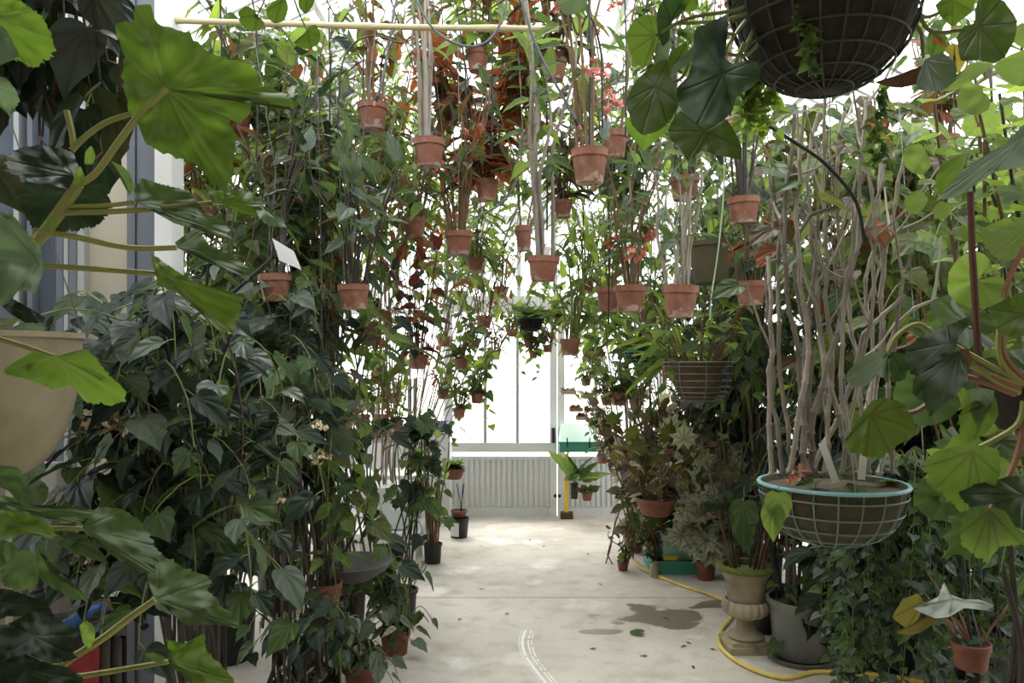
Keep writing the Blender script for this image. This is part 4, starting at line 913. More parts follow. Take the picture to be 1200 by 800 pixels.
# ------------------------------------------------------------------ near begonia on the right: red-veined leaves
RB = P(1205, 452, 1.5)
root = thing('rhizome_begonia', 'near begonia with large red-veined lobed leaves, thick hairy stems', 'plant', RB); pl = Plant(root, False, 41)
b = MB(); b.lathe([(0, -.09), (.05, -.085), (.085, -.03), (.09, .015), (.07, .025), (0, .02)], 20); b.build('moss_ball', MOSS, root, True)
b = MB(); b.tube([(0, 0, .02), (0, 0, 3.45 - RB.z)], .002, 5); b.build('hanger_wire', WIRE, root)
RV = [
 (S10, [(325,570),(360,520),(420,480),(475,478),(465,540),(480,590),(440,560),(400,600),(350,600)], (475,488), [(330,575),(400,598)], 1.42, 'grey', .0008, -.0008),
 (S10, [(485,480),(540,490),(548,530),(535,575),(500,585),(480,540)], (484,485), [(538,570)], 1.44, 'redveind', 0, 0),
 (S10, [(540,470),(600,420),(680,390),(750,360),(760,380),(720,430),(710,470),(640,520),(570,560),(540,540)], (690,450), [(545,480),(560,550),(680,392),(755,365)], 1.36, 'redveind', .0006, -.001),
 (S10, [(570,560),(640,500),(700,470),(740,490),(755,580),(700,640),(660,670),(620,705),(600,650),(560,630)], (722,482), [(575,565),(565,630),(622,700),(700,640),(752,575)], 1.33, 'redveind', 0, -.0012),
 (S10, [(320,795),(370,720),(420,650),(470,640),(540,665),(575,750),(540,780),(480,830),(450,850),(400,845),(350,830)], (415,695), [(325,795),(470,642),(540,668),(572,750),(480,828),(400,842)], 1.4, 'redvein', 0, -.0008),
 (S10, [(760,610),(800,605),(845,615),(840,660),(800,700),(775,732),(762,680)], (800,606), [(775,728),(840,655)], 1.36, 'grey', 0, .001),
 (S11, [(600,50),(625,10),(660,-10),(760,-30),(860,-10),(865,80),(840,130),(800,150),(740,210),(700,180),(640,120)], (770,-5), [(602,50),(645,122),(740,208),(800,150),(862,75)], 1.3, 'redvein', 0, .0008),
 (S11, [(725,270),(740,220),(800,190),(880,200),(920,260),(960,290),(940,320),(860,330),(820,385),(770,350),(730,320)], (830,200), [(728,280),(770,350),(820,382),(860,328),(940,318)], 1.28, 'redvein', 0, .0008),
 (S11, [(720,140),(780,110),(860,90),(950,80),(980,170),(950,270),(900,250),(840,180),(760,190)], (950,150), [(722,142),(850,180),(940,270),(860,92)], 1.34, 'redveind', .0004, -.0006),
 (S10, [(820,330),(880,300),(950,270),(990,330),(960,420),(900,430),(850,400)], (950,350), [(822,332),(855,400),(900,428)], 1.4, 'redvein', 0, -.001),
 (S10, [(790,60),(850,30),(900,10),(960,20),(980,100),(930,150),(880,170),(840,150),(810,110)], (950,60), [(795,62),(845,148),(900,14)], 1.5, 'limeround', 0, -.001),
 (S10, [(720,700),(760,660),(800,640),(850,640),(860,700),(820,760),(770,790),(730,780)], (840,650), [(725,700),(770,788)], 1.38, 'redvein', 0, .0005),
]
for i, (z, ol, at, tips, d, sty, gx_, gy_) in enumerate(RV): traced(root, z(ol), z([at])[0], z(tips), d, sty, gx_, gy_, seed=60 + i, wv=2.4, jag=.085)
for pts in ([(1196, 450), (1150, 435), (1113, 402)], [(1196, 455), (1160, 440), (1124, 413)], [(1190, 462), (1120, 440), (1085, 475), (1060, 485), (1020, 485)], [(1190, 445), (1100, 395), (1075, 380), (1050, 395), (1040, 415)], [(1200, 470), (1190, 500), (1140, 528)], [(1205, 470), (1190, 540), (1160, 598)], [(1200, 445), (1175, 410), (1178, 340), (1200, 290)], [(1200, 450), (1172, 420), (1174, 360), (1185, 330)], [(1195, 460), (1170, 450), (1140, 430)]):
    pl.stem(smooth_path([P(x, y, 1.42) for x, y in pts], 5), .006, .005, STEMR if R.random() < .5 else STEMY, 'petiole')
for x, y in ((1125, 430), (1130, 420)): traced(root, [(x-6,y-10),(x+4,y-12),(x+10,y),(x+6,y+10),(x-6,y+8)], (x,y), [], 1.38, 'brownleaf', n=24, rings=3)
# behind it, more of the same plant, down to the frame's foot
for i in range(26):
    x, y = R.uniform(1120, 1230), R.uniform(300, 620); p = P(x, y, R.uniform(1.55, 1.8))
    pl.leaf(p, (R.uniform(-1, .2), R.uniform(-.8, .3), R.uniform(-.7, .3)), R.choice(['round', 'maple']), R.choice(['light', 'mid', 'mid']), R.uniform(.09, .15), up=(R.uniform(-.3, .3), -.9, .7))
pl.finish()
# upright reddish stake by the round lime leaves
tag(MB().tube([P(1137, 225, 1.5), P(1139, 290, 1.5), P(1143, 356, 1.5), P(1150, 470, 1.52)], [.0065, .0065, .007, .007], 8).build('plant_stake', plain('red_brown_stake', rgb(84, 48, 34), .6), smooth=True), 'dark red-brown stake rising through the lime leaves', 'stake')

# ------------------------------------------------------------------ upper right: round lime leaves
LB = P(1275, 520, 2.1); LB.z = 0
root = thing('round_leaf_begonia', 'tall begonia with round lime green leaves filling the upper right corner', 'plant', LB); pl = Plant(root, False, 51)
put_pot('pot', 'red', root, Matrix.Diagonal((.34, .34, .34, 1)))
SL = [
 (S9, [(655,320),(700,290),(760,220),(840,220),(800,260),(720,310)], (655,320), [(838,221)], 1.95, 'limeround', 0, 0),
 (S9, [(715,340),(730,300),(760,285),(800,300),(808,320),(832,345),(825,380),(780,402),(740,390),(718,370)], (805,318), [(718,345),(740,390),(780,400)], 1.85, 'limeround', 0, 0),
 (S9, [(525,540),(545,505),(590,500),(610,530),(628,570),(600,605),(560,600),(535,575)], (608,528), [(528,545),(560,598),(600,604)], 1.9, 'limeround', 0, 0),
 (S9, [(640,620),(660,570),(720,540),(760,530),(740,580),(720,640),(690,685),(655,680)], (755,532), [(642,625),(690,683)], 1.8, 'fresh', 0, 0),
 (S9, [(530,700),(560,665),(590,660),(615,690),(600,725),(570,742),(540,730)], (612,690), [(532,702),(570,740)], 1.9, 'limeround', 0, 0),
 (S9, [(630,730),(655,700),(690,705),(698,735),(670,762),(640,758)], (690,708), [(632,732)], 1.9, 'limeround', 0, 0),
 (S9, [(640,695),(720,605),(760,570),(880,500),(950,430),(1000,420),(1000,560),(950,580),(850,595),(780,640),(720,680)], (990,440), [(645,692),(780,638),(850,594),(960,575)], 1.25, 'glossy', 0, -.0015),
 (S9, [(840,230),(900,190),(960,170),(1000,230),(990,290),(930,300),(880,280)], (990,200), [(845,232),(930,298)], 1.9, 'limeround', 0, 0),
 (S9, [(900,110),(940,80),(1000,90),(1000,160),(950,170),(915,150)], (990,100), [(905,115)], 1.9, 'limeround', 0, 0),
 (S9, [(840,655),(900,640),(960,660),(950,690),(890,700)], (955,672), [(842,656)], 1.7, 'glossy', 0, 0),
 (S10, [(620,310),(660,290),(730,265),(720,310),(700,350),(650,370)], (725,270), [(622,312),(650,368)], 1.8, 'grey', 0, 0),
 (S10, [(775,20),(800,5),(830,30),(825,70),(790,75)], (825,20), [(790,74)], 1.85, 'limeround', 0, 0),
 (S10, [(725,225),(745,215),(775,240),(770,270),(735,262)], (770,235), [(730,240)], 1.85, 'limeround', 0, 0),
]
for i, (z, ol, at, tips, d, sty, gx_, gy_) in enumerate(SL): traced(root, z(ol), z([at])[0], z(tips), d, sty, gx_ or .0004, gy_ or -.0006, seed=90 + i, wv=1.8, jag=.03)
for i in range(12):
    x = R.uniform(1085, 1215); dd = R.uniform(1.9, 2.6); top = P(x, R.uniform(40, 200), dd); b0 = Vector((LB.x + R.uniform(-.12, .12), LB.y + R.uniform(-.1, .1), .25))
    pts = smooth_path([b0, b0.lerp(top, .4) + Vector((R.uniform(-.1, .15), 0, 0)), b0.lerp(top, .75) + Vector((R.uniform(-.08, .08), 0, .05)), top], 5)
    pl.stem(pts, .009, .004, R.choice([CANED, CANED, CANEB]), 'cane')
    pl.along(pts, 'round', ['limeround', 'light', 'lime', 'light'], .1, .075, .5, droop=-.1, out=Vector((-.3, -.7, 0)))
pl.finish()

# ------------------------------------------------------------------ near left: the big lobed-leaf begonia
LD = 1.22
LBASE = P(-60, 640, 1.25); LBASE.z = 0
root = thing('lobed_begonia', 'near begonia on the left with large lobed green leaves on thick olive stalks', 'plant', LBASE); pl = Plant(root, False, 61)
put_pot('pot', 'red', root, Matrix.Diagonal((.36, .36, .36, 1)))
LL = [
 ([(159,3),(177,7),(182,24),(202,34),(223,40),(243,61),(270,69),(300,79),(305,97),(339,113),(345,129),(324,126),(302,115),(284,146),(265,138),(277,159),(275,189),(270,221),(250,216),(236,199),(216,187),(189,179),(172,169),(164,150),(152,132),(143,91),(146,68),(135,35),(145,26),(157,22)], (195,105), [(162,6),(243,62),(340,125),(284,145),(268,218),(175,170),(146,66)], 1.16, 'fresh', .0004, -.0006),
 ([(-20,-15),(25,2),(50,20),(60,40),(65,58),(50,75),(35,79),(20,70),(0,72),(-20,70)], (-10,20), [(62,50),(35,78),(40,12)], 1.1, 'fresh', 0, .0006),
 ([(-15,25),(5,32),(14,47),(23,65),(2,76),(-15,76)], (-15,40), [(22,65)], 1.08, 'glossy', 0, .0006),
 ([(-15,85),(8,92),(18,104),(23,118),(12,137),(-2,122),(-15,118)], (-15,95), [(12,136),(20,110)], 1.1, 'glossy', 0, .0006),
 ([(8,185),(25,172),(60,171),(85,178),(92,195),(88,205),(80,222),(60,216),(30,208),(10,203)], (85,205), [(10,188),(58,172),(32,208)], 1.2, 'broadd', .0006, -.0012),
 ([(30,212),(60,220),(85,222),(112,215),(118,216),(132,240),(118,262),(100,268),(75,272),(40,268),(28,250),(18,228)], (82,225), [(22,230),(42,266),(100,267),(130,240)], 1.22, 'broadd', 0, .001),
 ([(-20,240),(0,246),(15,252),(35,275),(48,290),(50,320),(42,343),(22,340),(10,355),(-6,360),(-20,350)], (46,308), [(0,248),(35,276),(22,340),(-15,300)], 1.08, 'glossy', .0006, -.0006),
 ([(158,237),(157,222),(164,208),(190,216),(216,222),(229,233),(240,248),(255,256),(268,268),(268,278),(250,276),(230,268),(205,262),(185,245)], (158,236), [(165,210),(228,233),(267,275)], 1.2, 'broad', .0003, -.0012),
 ([(130,189),(143,194),(153,204),(157,220),(152,230),(146,212),(138,200)], (131,190), [(154,226)], 1.2, 'broad', 0, .001),
 ([(240,215),(262,226),(285,222),(305,232),(308,245),(300,254),(285,250),(268,243),(250,240)], (250,238), [(305,240),(285,224)], 1.2, 'fresh', .0004, -.001),
 ([(296,233),(312,243),(322,253),(333,258),(335,266),(315,265),(303,254)], (298,236), [(334,264)], 1.22, 'glossy', 0, -.001),
 ([(205,284),(222,272),(236,268),(243,287),(270,297),(294,317),(290,329),(270,317),(236,300),(216,294)], (207,290), [(292,324),(236,270)], 1.24, 'broad', .0003, -.0012),
 ([(177,297),(202,314),(229,331),(263,339),(287,349),(281,358),(280,378),(270,391),(253,385),(236,365),(209,344),(186,334)], (190,321), [(180,300),(284,352),(270,388)], 1.2, 'fresh', .0003, -.0008),
 ([(2,435),(20,422),(40,412),(64,417),(84,415),(101,408),(111,418),(128,439),(148,459),(145,472),(125,474),(101,472),(84,452),(61,455),(34,445),(13,440)], (64,418), [(5,434),(102,410),(146,466),(100,470)], 1.15, 'fresh', .0002, .0012),
 ([(0,355),(15,350),(50,370),(52,378),(30,378),(10,366)], (2,356), [(50,376)], 1.2, 'broadd', 0, -.001),
 ([(96,619),(111,596),(130,594),(145,597),(165,611),(182,638),(187,651),(179,672),(162,668),(142,658),(125,646),(105,628)], (97,619), [(145,598),(182,640),(178,670),(125,645)], 1.18, 'broad', .0003, -.001),
 ([(172,675),(186,648),(199,655),(216,665),(250,678),(243,690),(255,703),(267,716),(285,737),(257,732),(216,732),(209,719),(192,706),(180,698)], (182,702), [(188,650),(249,679),(283,736),(216,730)], 1.16, 'broad', .0002, -.0012),
 ([(194,749),(216,754),(240,741),(241,760),(256,776),(275,797),(262,812),(236,814),(219,786),(206,780)], (197,775), [(239,743),(272,797),(196,751),(236,812)], 1.14, 'fresh', .0002, -.001),
 ([(170,766),(180,764),(194,770),(190,777),(176,774)], (192,774), [(171,767)], 1.15, 'broad'  , 0, 0),
 ([(-10,545),(20,547),(30,560),(38,578),(45,590),(30,595),(10,575),(-10,566)], (-8,556), [(42,590)], 1.18, 'broad', 0, -.0005),
 ([(-10,580),(20,583),(40,590),(60,595),(85,594),(108,597),(111,602),(95,611),(70,613),(45,604),(10,600),(-10,596)], (0,588), [(108,599),(72,612)], 1.2, 'broad', .0004, -.001),
 ([(-10,598),(25,600),(45,608),(65,620),(62,632),(30,625),(0,634),(-10,632)], (0,612), [(62,628)], 1.16, 'fresh', 0, -.001),
 ([(0,668),(15,648),(30,644),(42,650),(46,670),(43,688),(20,692),(5,687)], (42,652), [(2,670),(20,690),(43,686)], 1.16, 'broad', 0, .001),
 ([(44,640),(62,655),(58,668),(70,678),(90,690),(101,698),(101,703),(85,702),(60,688),(46,676)], (45,644), [(100,700),(60,656)], 1.2, 'broad', .0003, 0),
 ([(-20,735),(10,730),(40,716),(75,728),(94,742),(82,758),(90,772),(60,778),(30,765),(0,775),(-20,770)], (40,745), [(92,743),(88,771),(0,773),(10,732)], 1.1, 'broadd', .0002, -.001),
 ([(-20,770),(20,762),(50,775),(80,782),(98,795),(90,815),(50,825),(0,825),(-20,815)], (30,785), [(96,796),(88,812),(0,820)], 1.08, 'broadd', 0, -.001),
 ([(93,733),(102,727),(111,735),(111,750),(104,760),(97,752)], (98,752), [(103,729),(110,740)], 1.17, 'light', 0, 0),
 ([(-20,640),(5,632),(20,640),(15,652),(0,665),(-20,668)], (-10,645), [(18,642)], 1.12, 'broad', 0, 0),
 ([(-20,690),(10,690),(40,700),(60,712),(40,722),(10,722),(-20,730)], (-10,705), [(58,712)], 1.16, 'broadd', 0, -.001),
]
for i, (ol, at, tips, d, sty, gx_, gy_) in enumerate(LL): traced(root, ol, at, tips, d, sty, gx_, gy_, seed=130 + i, jag=.085, wave=.024)
STK = [([(-60, 420), (-20, 360), (20, 310), (60, 262), (92, 216)], .011, .009), ([(92, 216), (112, 203, 1.18), (140, 165, 1.14), (165, 133, 1.125), (195, 105, 1.145)], .0055, .0048), ([(84, 176), (100, 160), (125, 143), (155, 133)], .005, .0042), ([(76, 249), (150, 247), (250, 238)], .0046, .0042),
       ([(80, 242), (120, 241), (158, 237)], .004, .0035), ([(40, 270), (80, 276), (150, 290), (207, 290)], .0048, .0044), ([(46, 311), (110, 315), (190, 321)], .0046, .0042), ([(-20, 392), (20, 403), (64, 418)], .005, .004),
       ([(-40, 615), (30, 618), (97, 619)], .005, .004), ([(85, 770), (120, 748), (150, 725), (182, 702)], .0062, .0052), ([(60, 795), (100, 791), (150, 783), (197, 775)], .005, .0042), ([(-30, 740), (20, 738), (60, 780), (88, 768)], .007, .006),
       ([(78, 130), (84, 155), (86, 170)], .005, .005), ([(-40, 380), (10, 380), (25, 360), (2, 355)], .004, .003), ([(-40, 590), (-5, 585), (0, 600)], .006, .005), ([(85, 205), (92, 216)], .004, .004)]
for pts, r0, r1 in STK: pl.stem(smooth_path([P(q[0], q[1], q[2] if len(q) > 2 else LD - .01) for q in pts], 5), r0, r1, STEMY, 'stalk', 8)
pl.stem(smooth_path([LBASE + Vector((0, 0, .3)), P(-70, 760, 1.24), P(-60, 600, 1.24), P(-60, 420, LD)], 5), .013, .011, STEMY, 'stalk', 8)
pl.stem(smooth_path([P(-60, 640, 1.24), P(-40, 615, LD)], 3), .008, .006, STEMY, 'stalk', 8)
pl.stem(smooth_path([P(-66, 760, 1.24), P(-30, 740, LD)], 3), .009, .007, STEMY, 'stalk', 8)
for x, y in ((92, 206), (105, 182), (60, 262)): traced(root, [(x-6,y+10),(x-5,y-4),(x+2,y-12),(x+7,y),(x+4,y+10)], (x, y + 8), [(x + 2, y - 11)], 1.19, 'light', n=24, rings=3)
pl.finish()

# dark red-backed begonia hanging at the top left
MBASE = P(60, -80, 1.75)
root = thing('dark_leaf_begonia', 'dark begonia with maroon leaf undersides hanging in the top left corner', 'plant', MBASE - Vector((0, 0, .02))); pl = Plant(root, False, 71)
b = MB(); b.lathe([(0, 0), (.1, 0), (.13, .16), (.14, .16), (.14, .2), (.12, .2), (.11, .17), (0, .17)], 22); b.build('pot', TERRAR, root, True)
b = MB(); b.tube([(0, 0, .2), (0, 0, 3.45 - MBASE.z)], .002, 5); b.build('hanger_wire', WIRE, root)
for i in range(26):
    x, y = R.uniform(-20, 150), R.uniform(0, 190); y = min(y, 210 - .15 * abs(x - 120)); d = R.uniform(1.5, 1.95)
    e = P(x, y, d); s_ = MBASE + Vector((R.uniform(-.05, .05), R.uniform(-.05, .05), .16))
    pts = smooth_path([s_, s_.lerp(e, .4) + Vector((0, 0, .1)), s_.lerp(e, .8) + Vector((0, 0, .05)), e], 4)
    pl.stem(pts, .004, .0025, CANED)
    for q in (.4, .6, .8, 1):
        p = pts[int(q * (len(pts) - 1))]
        pl.leaf(p, (R.uniform(-.7, .9), R.uniform(-.6, .3), R.uniform(-1.1, -.2)), 'ovate', R.choice(['maroon', 'maroon', 'dark', 'redund']), R.uniform(.1, .16), up=(R.uniform(-.5, .5), -.8, .6))
pl.finish()
VB = P(330, -70, 1.9)
root = thing('overhead_creeper', 'creeper with olive round leaves dangling over the bamboo pole', 'vine', VB); pl = Plant(root, False, 72)
b = MB(); b.tube([(0, 0, 0), (hook_x(VB.x) - VB.x, 0, 3.45 - VB.z)], .004, 6); b.build('stem', STEMG, root)
for ol, at, tips in (([(279,14),(288,7),(296,10),(303,22),(310,26),(308,34),(298,37),(286,33),(280,24)], (302,18), [(281,20),(298,36)]), ([(311,12),(320,2),(334,-4),(338,10),(333,24),(322,28),(315,22)], (330,2), [(322,27),(312,13)]),
                     ([(344,50),(356,40),(362,31),(370,29),(376,40),(373,52),(364,57),(352,56)], (360,36), [(346,50),(364,56),(375,42)]), ([(350,-6),(372,-10),(366,8),(358,17),(350,8)], (360,-10), [(358,16)]), ([(652,2),(662,-12),(690,-14),(688,4),(676,16),(662,18)], (684,-8), [(654,4),(668,17)])):
    traced(root, ol, at, tips, 1.9, 'backlit' if ol[0][0] < 600 else 'grey', 0, .001, seed=ol[0][0], n=40, rings=4)
for q in ([(330, -70), (318, -20), (302, 18)], [(330, -70), (332, -20), (330, 2)], [(330, -70), (345, 0), (360, 36)], [(330, -70), (356, -30), (360, -10)], [(330, -70), (500, -45), (660, -30), (684, -8)]):
    pl.stem(smooth_path([P(x, y, 1.9) for x, y in q], 4), .003, .002, STEMG, 'stem')
# the big beige round planter
BCN = P(-6, 398, 2.1); Rr = .21
root = thing('round_planter', 'large weathered beige bowl planter hanging beside the partition', 'planter', BCN - Vector((0, 0, .38)))
prof = [(Rr * math.sin(t) ** .75 if t > 0 else 0, .38 - .38 * math.cos(t)) for t in [i / 12 * math.pi / 2 for i in range(13)]] + [(Rr + .008, .385), (Rr + .006, .4), (Rr - .02, .4), (Rr - .025, .35), (0, .34)]
b = MB(); b.lathe(prof, 36); b.build('shell', CREAM, root, True)
b = MB()
for a in (.5, 2.6, 4.7): b.tube([(Rr * math.cos(a), Rr * math.sin(a), .4), (0, 0, 1.1)], .002, 5)
b.tube([(0, 0, 1.1), (0, 0, 3.45 - root.location.z)], .0022, 5); b.build('hanger_wire', WIRE, root)

# ------------------------------------------------------------------ left: the dense dark shrub with pale bloom clusters
def shrub(name, label, base, trunks, tops, branches, leafk, sty, size, spacing, seed, cane=CANED, region=None, cat='plant', pot=None, cap=300, flowers=None, trad=.008, bout=Vector((0, -.45, 0)), joined=False, bl=1.0):
    """Canes from the floor to points of a region, and leafy side branches that arch out of them. region = px x0,x1,y0,y1,d0,d1"""
    root = thing(name, label, cat, base); pl = Plant(root, joined, seed, cap); r = pl.r
    if pot: put_pot('pot', pot[0], root, Matrix.Diagonal((pot[1], pot[1], pot[1] * pot[2], 1)))
    z0 = .05 if not pot else pot[1] * .7
    x0, x1, y0, y1, d0, d1 = region
    path = []
    def keep(v, m=.3):
        v.x = min(max(v.x, XL + m), XR - m); v.y = min(v.y, WALL_Y - m); v.z = min(v.z, roof_z(v.x) - m - .1); return v
    for i in range(trunks):
        d = r.uniform(d0, d1); top = P(r.uniform(x0, x1), y0 + (y1 - y0) * r.random() ** 2 * .5, d); keep(top)
        b0 = Vector(base) + Vector((r.uniform(-1, 1) * tops, r.uniform(-1, 1) * tops, z0))
        pts = smooth_path([b0, b0.lerp(top, .35) + Vector((r.uniform(-.06, .06), r.uniform(-.06, .06), .05)), b0.lerp(top, .7) + Vector((r.uniform(-.08, .08), r.uniform(-.05, .05), .06)), top], 6)
        pl.stem(pts, trad * r.uniform(.7, 1.15), trad * .45, cane if not isinstance(cane, list) else r.choice(cane), 'cane', 6, .2)
        path.append(pts)
    zlo = P(0, y1, (d0 + d1) / 2).z
    for i in range(branches):
        pts = r.choice(path); c_ = [p for p in pts if p.z > zlo - .1] or pts[-2:]
        p = r.choice(c_); a = r.uniform(0, 6.28); o_ = Vector((math.cos(a), math.sin(a) * .8, 0)) + bout * .6; ln = r.uniform(.16, .42) * bl
        e = o_.normalized() * ln
        bp = smooth_path([p, p + e * .5 + Vector((0, 0, .05)), p + e + Vector((0, 0, -.06 * bl)), p + e * 1.15 + Vector((0, 0, -.2 * bl))], 3)
        bp = [keep(v, .2) for v in bp]
        pl.stem(bp, .0035, .0018, STEMG)
        pl.along(bp, leafk, sty, size, spacing, .2, droop=-.55, out=bout)
    for pts in path: pl.leaf(pts[-1], (r.uniform(-1, 1), r.uniform(-1, .2), -.3), leafk, sty if isinstance(sty, str) else r.choice(sty), size)
    if flowers:
        for (x, y, d, s_) in flowers[1]: flower(pl, P(x, y, d), flowers[0], s_)
    pl.finish(); return root
def fl(px, d): 
    v = P(px, HOR, d); v.z = 0; return v
shrub('flowering_shrub', 'dense dark green shrub with pale blush flower clusters beside the partition', fl(225, 2.75), 16, .16, 84, 'ovate', ['dark', 'dark', 'dark', 'mid', 'grey'], .15, .09, 201, CANED, (120, 320, 350, 620, 2.45, 2.85), pot=('black', .4, .9), cap=300,
      flowers=('blush', [(125, 478, 2.55, .09), (135, 484, 2.56, .07), (112, 568, 2.6, .06), (133, 572, 2.6, .06), (110, 655, 2.62, .06), (97, 640, 2.6, .05), (120, 660, 2.6, .05), (372, 495, 2.9, .05), (375, 530, 2.9, .05), (325, 575, 2.9, .05)]))
shrub('cane_begonia', 'tall begonia with dark canes and angel-wing leaves behind the dark shrub', fl(345, 3.5), 22, .14, 34, 'ovate', ['dark', 'mid', 'dark', 'grey'], .14, .09, 202, CANED, (290, 380, 330, 540, 3.4, 3.9), pot=('black', .32, .35))
shrub('cane_begonia', 'tall leafy begonia filling the gap between white post and bamboo pole', fl(265, 4.3), 22, .3, 80, 'wing', ['mid', 'light', 'olive', 'grey', 'dark'], .19, .08, 203, [CANEB, CANED, CANEG], (215, 390, 40, 380, 3.9, 4.8), pot=('black', .36, 1))
shrub('cane_begonia', 'tall begonia with drooping striped leaves under the bamboo pole', fl(330, 5.2), 20, .3, 75, 'wing', ['light', 'mid', 'olive', 'light', 'orange'], .19, .08, 204, [CANEB, CANEG], (300, 500, 20, 400, 4.6, 5.6), pot=('black', .36, 1), cap=260)
shrub('cane_begonia', 'tall begonia with mixed bronze and green leaves beside the path', fl(400, 4.6), 18, .22, 55, 'wing', ['mid', 'dark', 'bronze', 'light'], .17, .09, 205, [CANED, CANEB], (320, 400, 150, 370, 4.1, 5.0), pot=('black', .32, 1))
shrub('potted_begonia', 'broad-leaved begonia with puckered grey leaf in front of the metal shelf', fl(375, 3.9), 12, .15, 34, 'ovate', ['mid', 'dark', 'olive', 'light'], .14, .09, 206, [CANED, CANEB], (335, 395, 430, 600, 3.6, 4.2), pot=('black', .26, 1), flowers=('blush', [(408, 492, 3.7, .05), (405, 470, 3.7, .05), (322, 588, 3.5, .05), (428, 470, 3.7, .05)]))
shrub('potted_begonia', 'lobed-leaf begonia standing against the white bench', fl(470, 4.9), 8, .08, 12, 'maple', ['dark', 'mid', 'dark'], .13, .09, 207, CANED, (462, 510, 490, 610, 4.7, 5.1), pot=('black', .22, 1), bl=.5)
shrub('potted_begonia', 'floor-standing begonia with green and grey pewter leaves beside the path', G(463, 765), 14, .08, 22, 'ovate', ['mid', 'dark', 'grey', 'mid'], .11, .07, 208, STEMG, (425, 495, 655, 740, 4.1, 4.5), pot=('red', .18, .9), trad=.005, bl=.4)
shrub('potted_begonia', 'low begonia with silvery grey leaves on the floor under the hanging pot', G(425, 812), 14, .1, 24, 'ovate', ['grey', 'pewter', 'dark', 'grey'], .1, .065, 209, STEMG, (370, 450, 720, 800, 3.75, 4.15), pot=('red', .2, .9), trad=.005, bl=.4)
shrub('potted_begonia', 'low dark leafy begonia on the floor among the dark canes', G(335, 850), 12, .1, 20, 'ovate', ['dark', 'mid', 'dark'], .11, .07, 210, CANED, (290, 400, 690, 810, 3.3, 3.7), pot=('red', .2, .9), trad=.005, bl=.4)
r_, p_ = potted(382, 682, 40, 'orange-brown clay pot hanging low among the dark canes', h=36, pot='red', dia=.16, kind='wing', sty=['mid', 'light'], size=.12, canes=7, clen=.45, start=.3, spread=.4, cane=CANED)
link('plant_tag', MB().box((0, 0, 0), (.05, .002, .02)).mesh('plant_tag', PAPER, False), r_, T(-.05, -.085, .12))
root = thing('hanging_bowl', 'dark grey metal bowl hanging behind the orange-brown pot', 'bowl', P(412, 680, 3.95))
b = MB(); b.lathe([(0, 0), (.1, .01), (.18, .06), (.205, .1), (.21, .1), (.2, .095), (.09, .03), (0, .025)], 30); b.build('dish', plain('dark_grey_metal', rgb(86, 86, 84), .5, .3), root, True)
b = MB()
for a in (.5, 2.6, 4.7): b.tube([(.2 * math.cos(a), .2 * math.sin(a), .1), (0, 0, .6)], .002, 4)
b.tube([(0, 0, .6), (hook_x(root.location.x) - root.location.x, 0, 3.45 - root.location.z)], .002, 4); b.build('hanger_wire', WIRE, root)
# puckered grey leaf of its own
root = thing('rex_begonia', 'single large puckered grey-green round leaf on a thin stem', 'plant', fl(400, 3.55)); pl = Plant(root)
put_pot('pot', 'red', root, Matrix.Diagonal((.16, .16, .16, 1)))
traced(root, [(386,500),(402,497),(412,506),(415,520),(409,537),(398,540),(388,530),(385,514)], (389,505), [(402,498),(414,515),(408,536),(390,530)], 3.5, 'grey', 0, .0008, wave=.03, wv=1.2)
pl.stem(smooth_path([fl(400, 3.55) + Vector((0, 0, .12)), P(395, 700, 3.53), P(384, 600, 3.52), P(389, 505, 3.5)], 5), .004, .003, STEMG, 'petiole'); 

# white card on its black arm
root = thing('plant_sign', 'white plant name card on a slanting black arm', 'sign', P(262, 352, 3.0))
o_ = Vector(root.location)
b = MB(); b.tube([Vector((0, 0, 0)), P(302, 318, 3.0) - o_, P(344, 279, 3.0) - o_], [.008, .0075, .007], 8); b.build('arm', BLACK, root, True)
q = [P(319, 279, 2.98) - o_, P(344, 294, 2.98) - o_, P(353, 316, 2.97) - o_, P(327, 305, 2.97) - o_]
b = MB(); n_ = Vector((0, .003, 0)); b.add(q + [v + n_ for v in q], [(0, 1, 2, 3), (7, 6, 5, 4), (0, 4, 5, 1), (1, 5, 6, 2), (2, 6, 7, 3), (3, 7, 4, 0)]); b.build('card', PAPER, root)
b = MB(); b.tube([Vector((0, 0, 0)), Vector((-.02, .05, -.5)), Vector((-.02, .08, -o_.z))], .007, 8); b.build('stake', BLACK, root, True)
b = MB(); b.lathe([(.006, -.012), (.011, -.012), (.011, .012), (.006, .012)], 10); b.build('clip', BLACK, root, M=T(P(321, 297, 2.975) - o_))

# irrigation hoses with copper nozzles
def hose(label, pts, d, r=.0055, mat=HOSEG, nozzle=True, group=None):
    root = thing('irrigation_hose', label, 'hose', P(pts[0][0], pts[0][1], d), group); o = Vector(root.location)
    raw = [P(x, y, d) for x, y in pts]
    if pts[0][1] < 0: raw.insert(0, Vector((hook_x(raw[0].x), d, 3.45)))      # slung from an overhead wire
    if pts[-1][1] < 0: raw.append(Vector((hook_x(raw[-1].x), d, 3.45)))
    pp = smooth_path(raw, 6)
    MB().tube([p - o for p in pp], r, 7).build('tube', mat, root, True)
    if nozzle:
        e = (pp[-1] - pp[-2]).normalized()
        MB().tube([pp[-1] - o - e * .025, pp[-1] - o], r * 1.6, 8).build('clamp', BLACK, root, True)
        MB().tube([pp[-1] - o, pp[-1] - o + e * .02], [r * 1.3, r * 1.1], 8).build('nozzle', BRASS, root, True)
hose('grey hose ending in a copper nozzle at the brown hanging pot', [(466, -20), (461, 15), (456, 50), (449, 90), (440, 119)], 3.35)
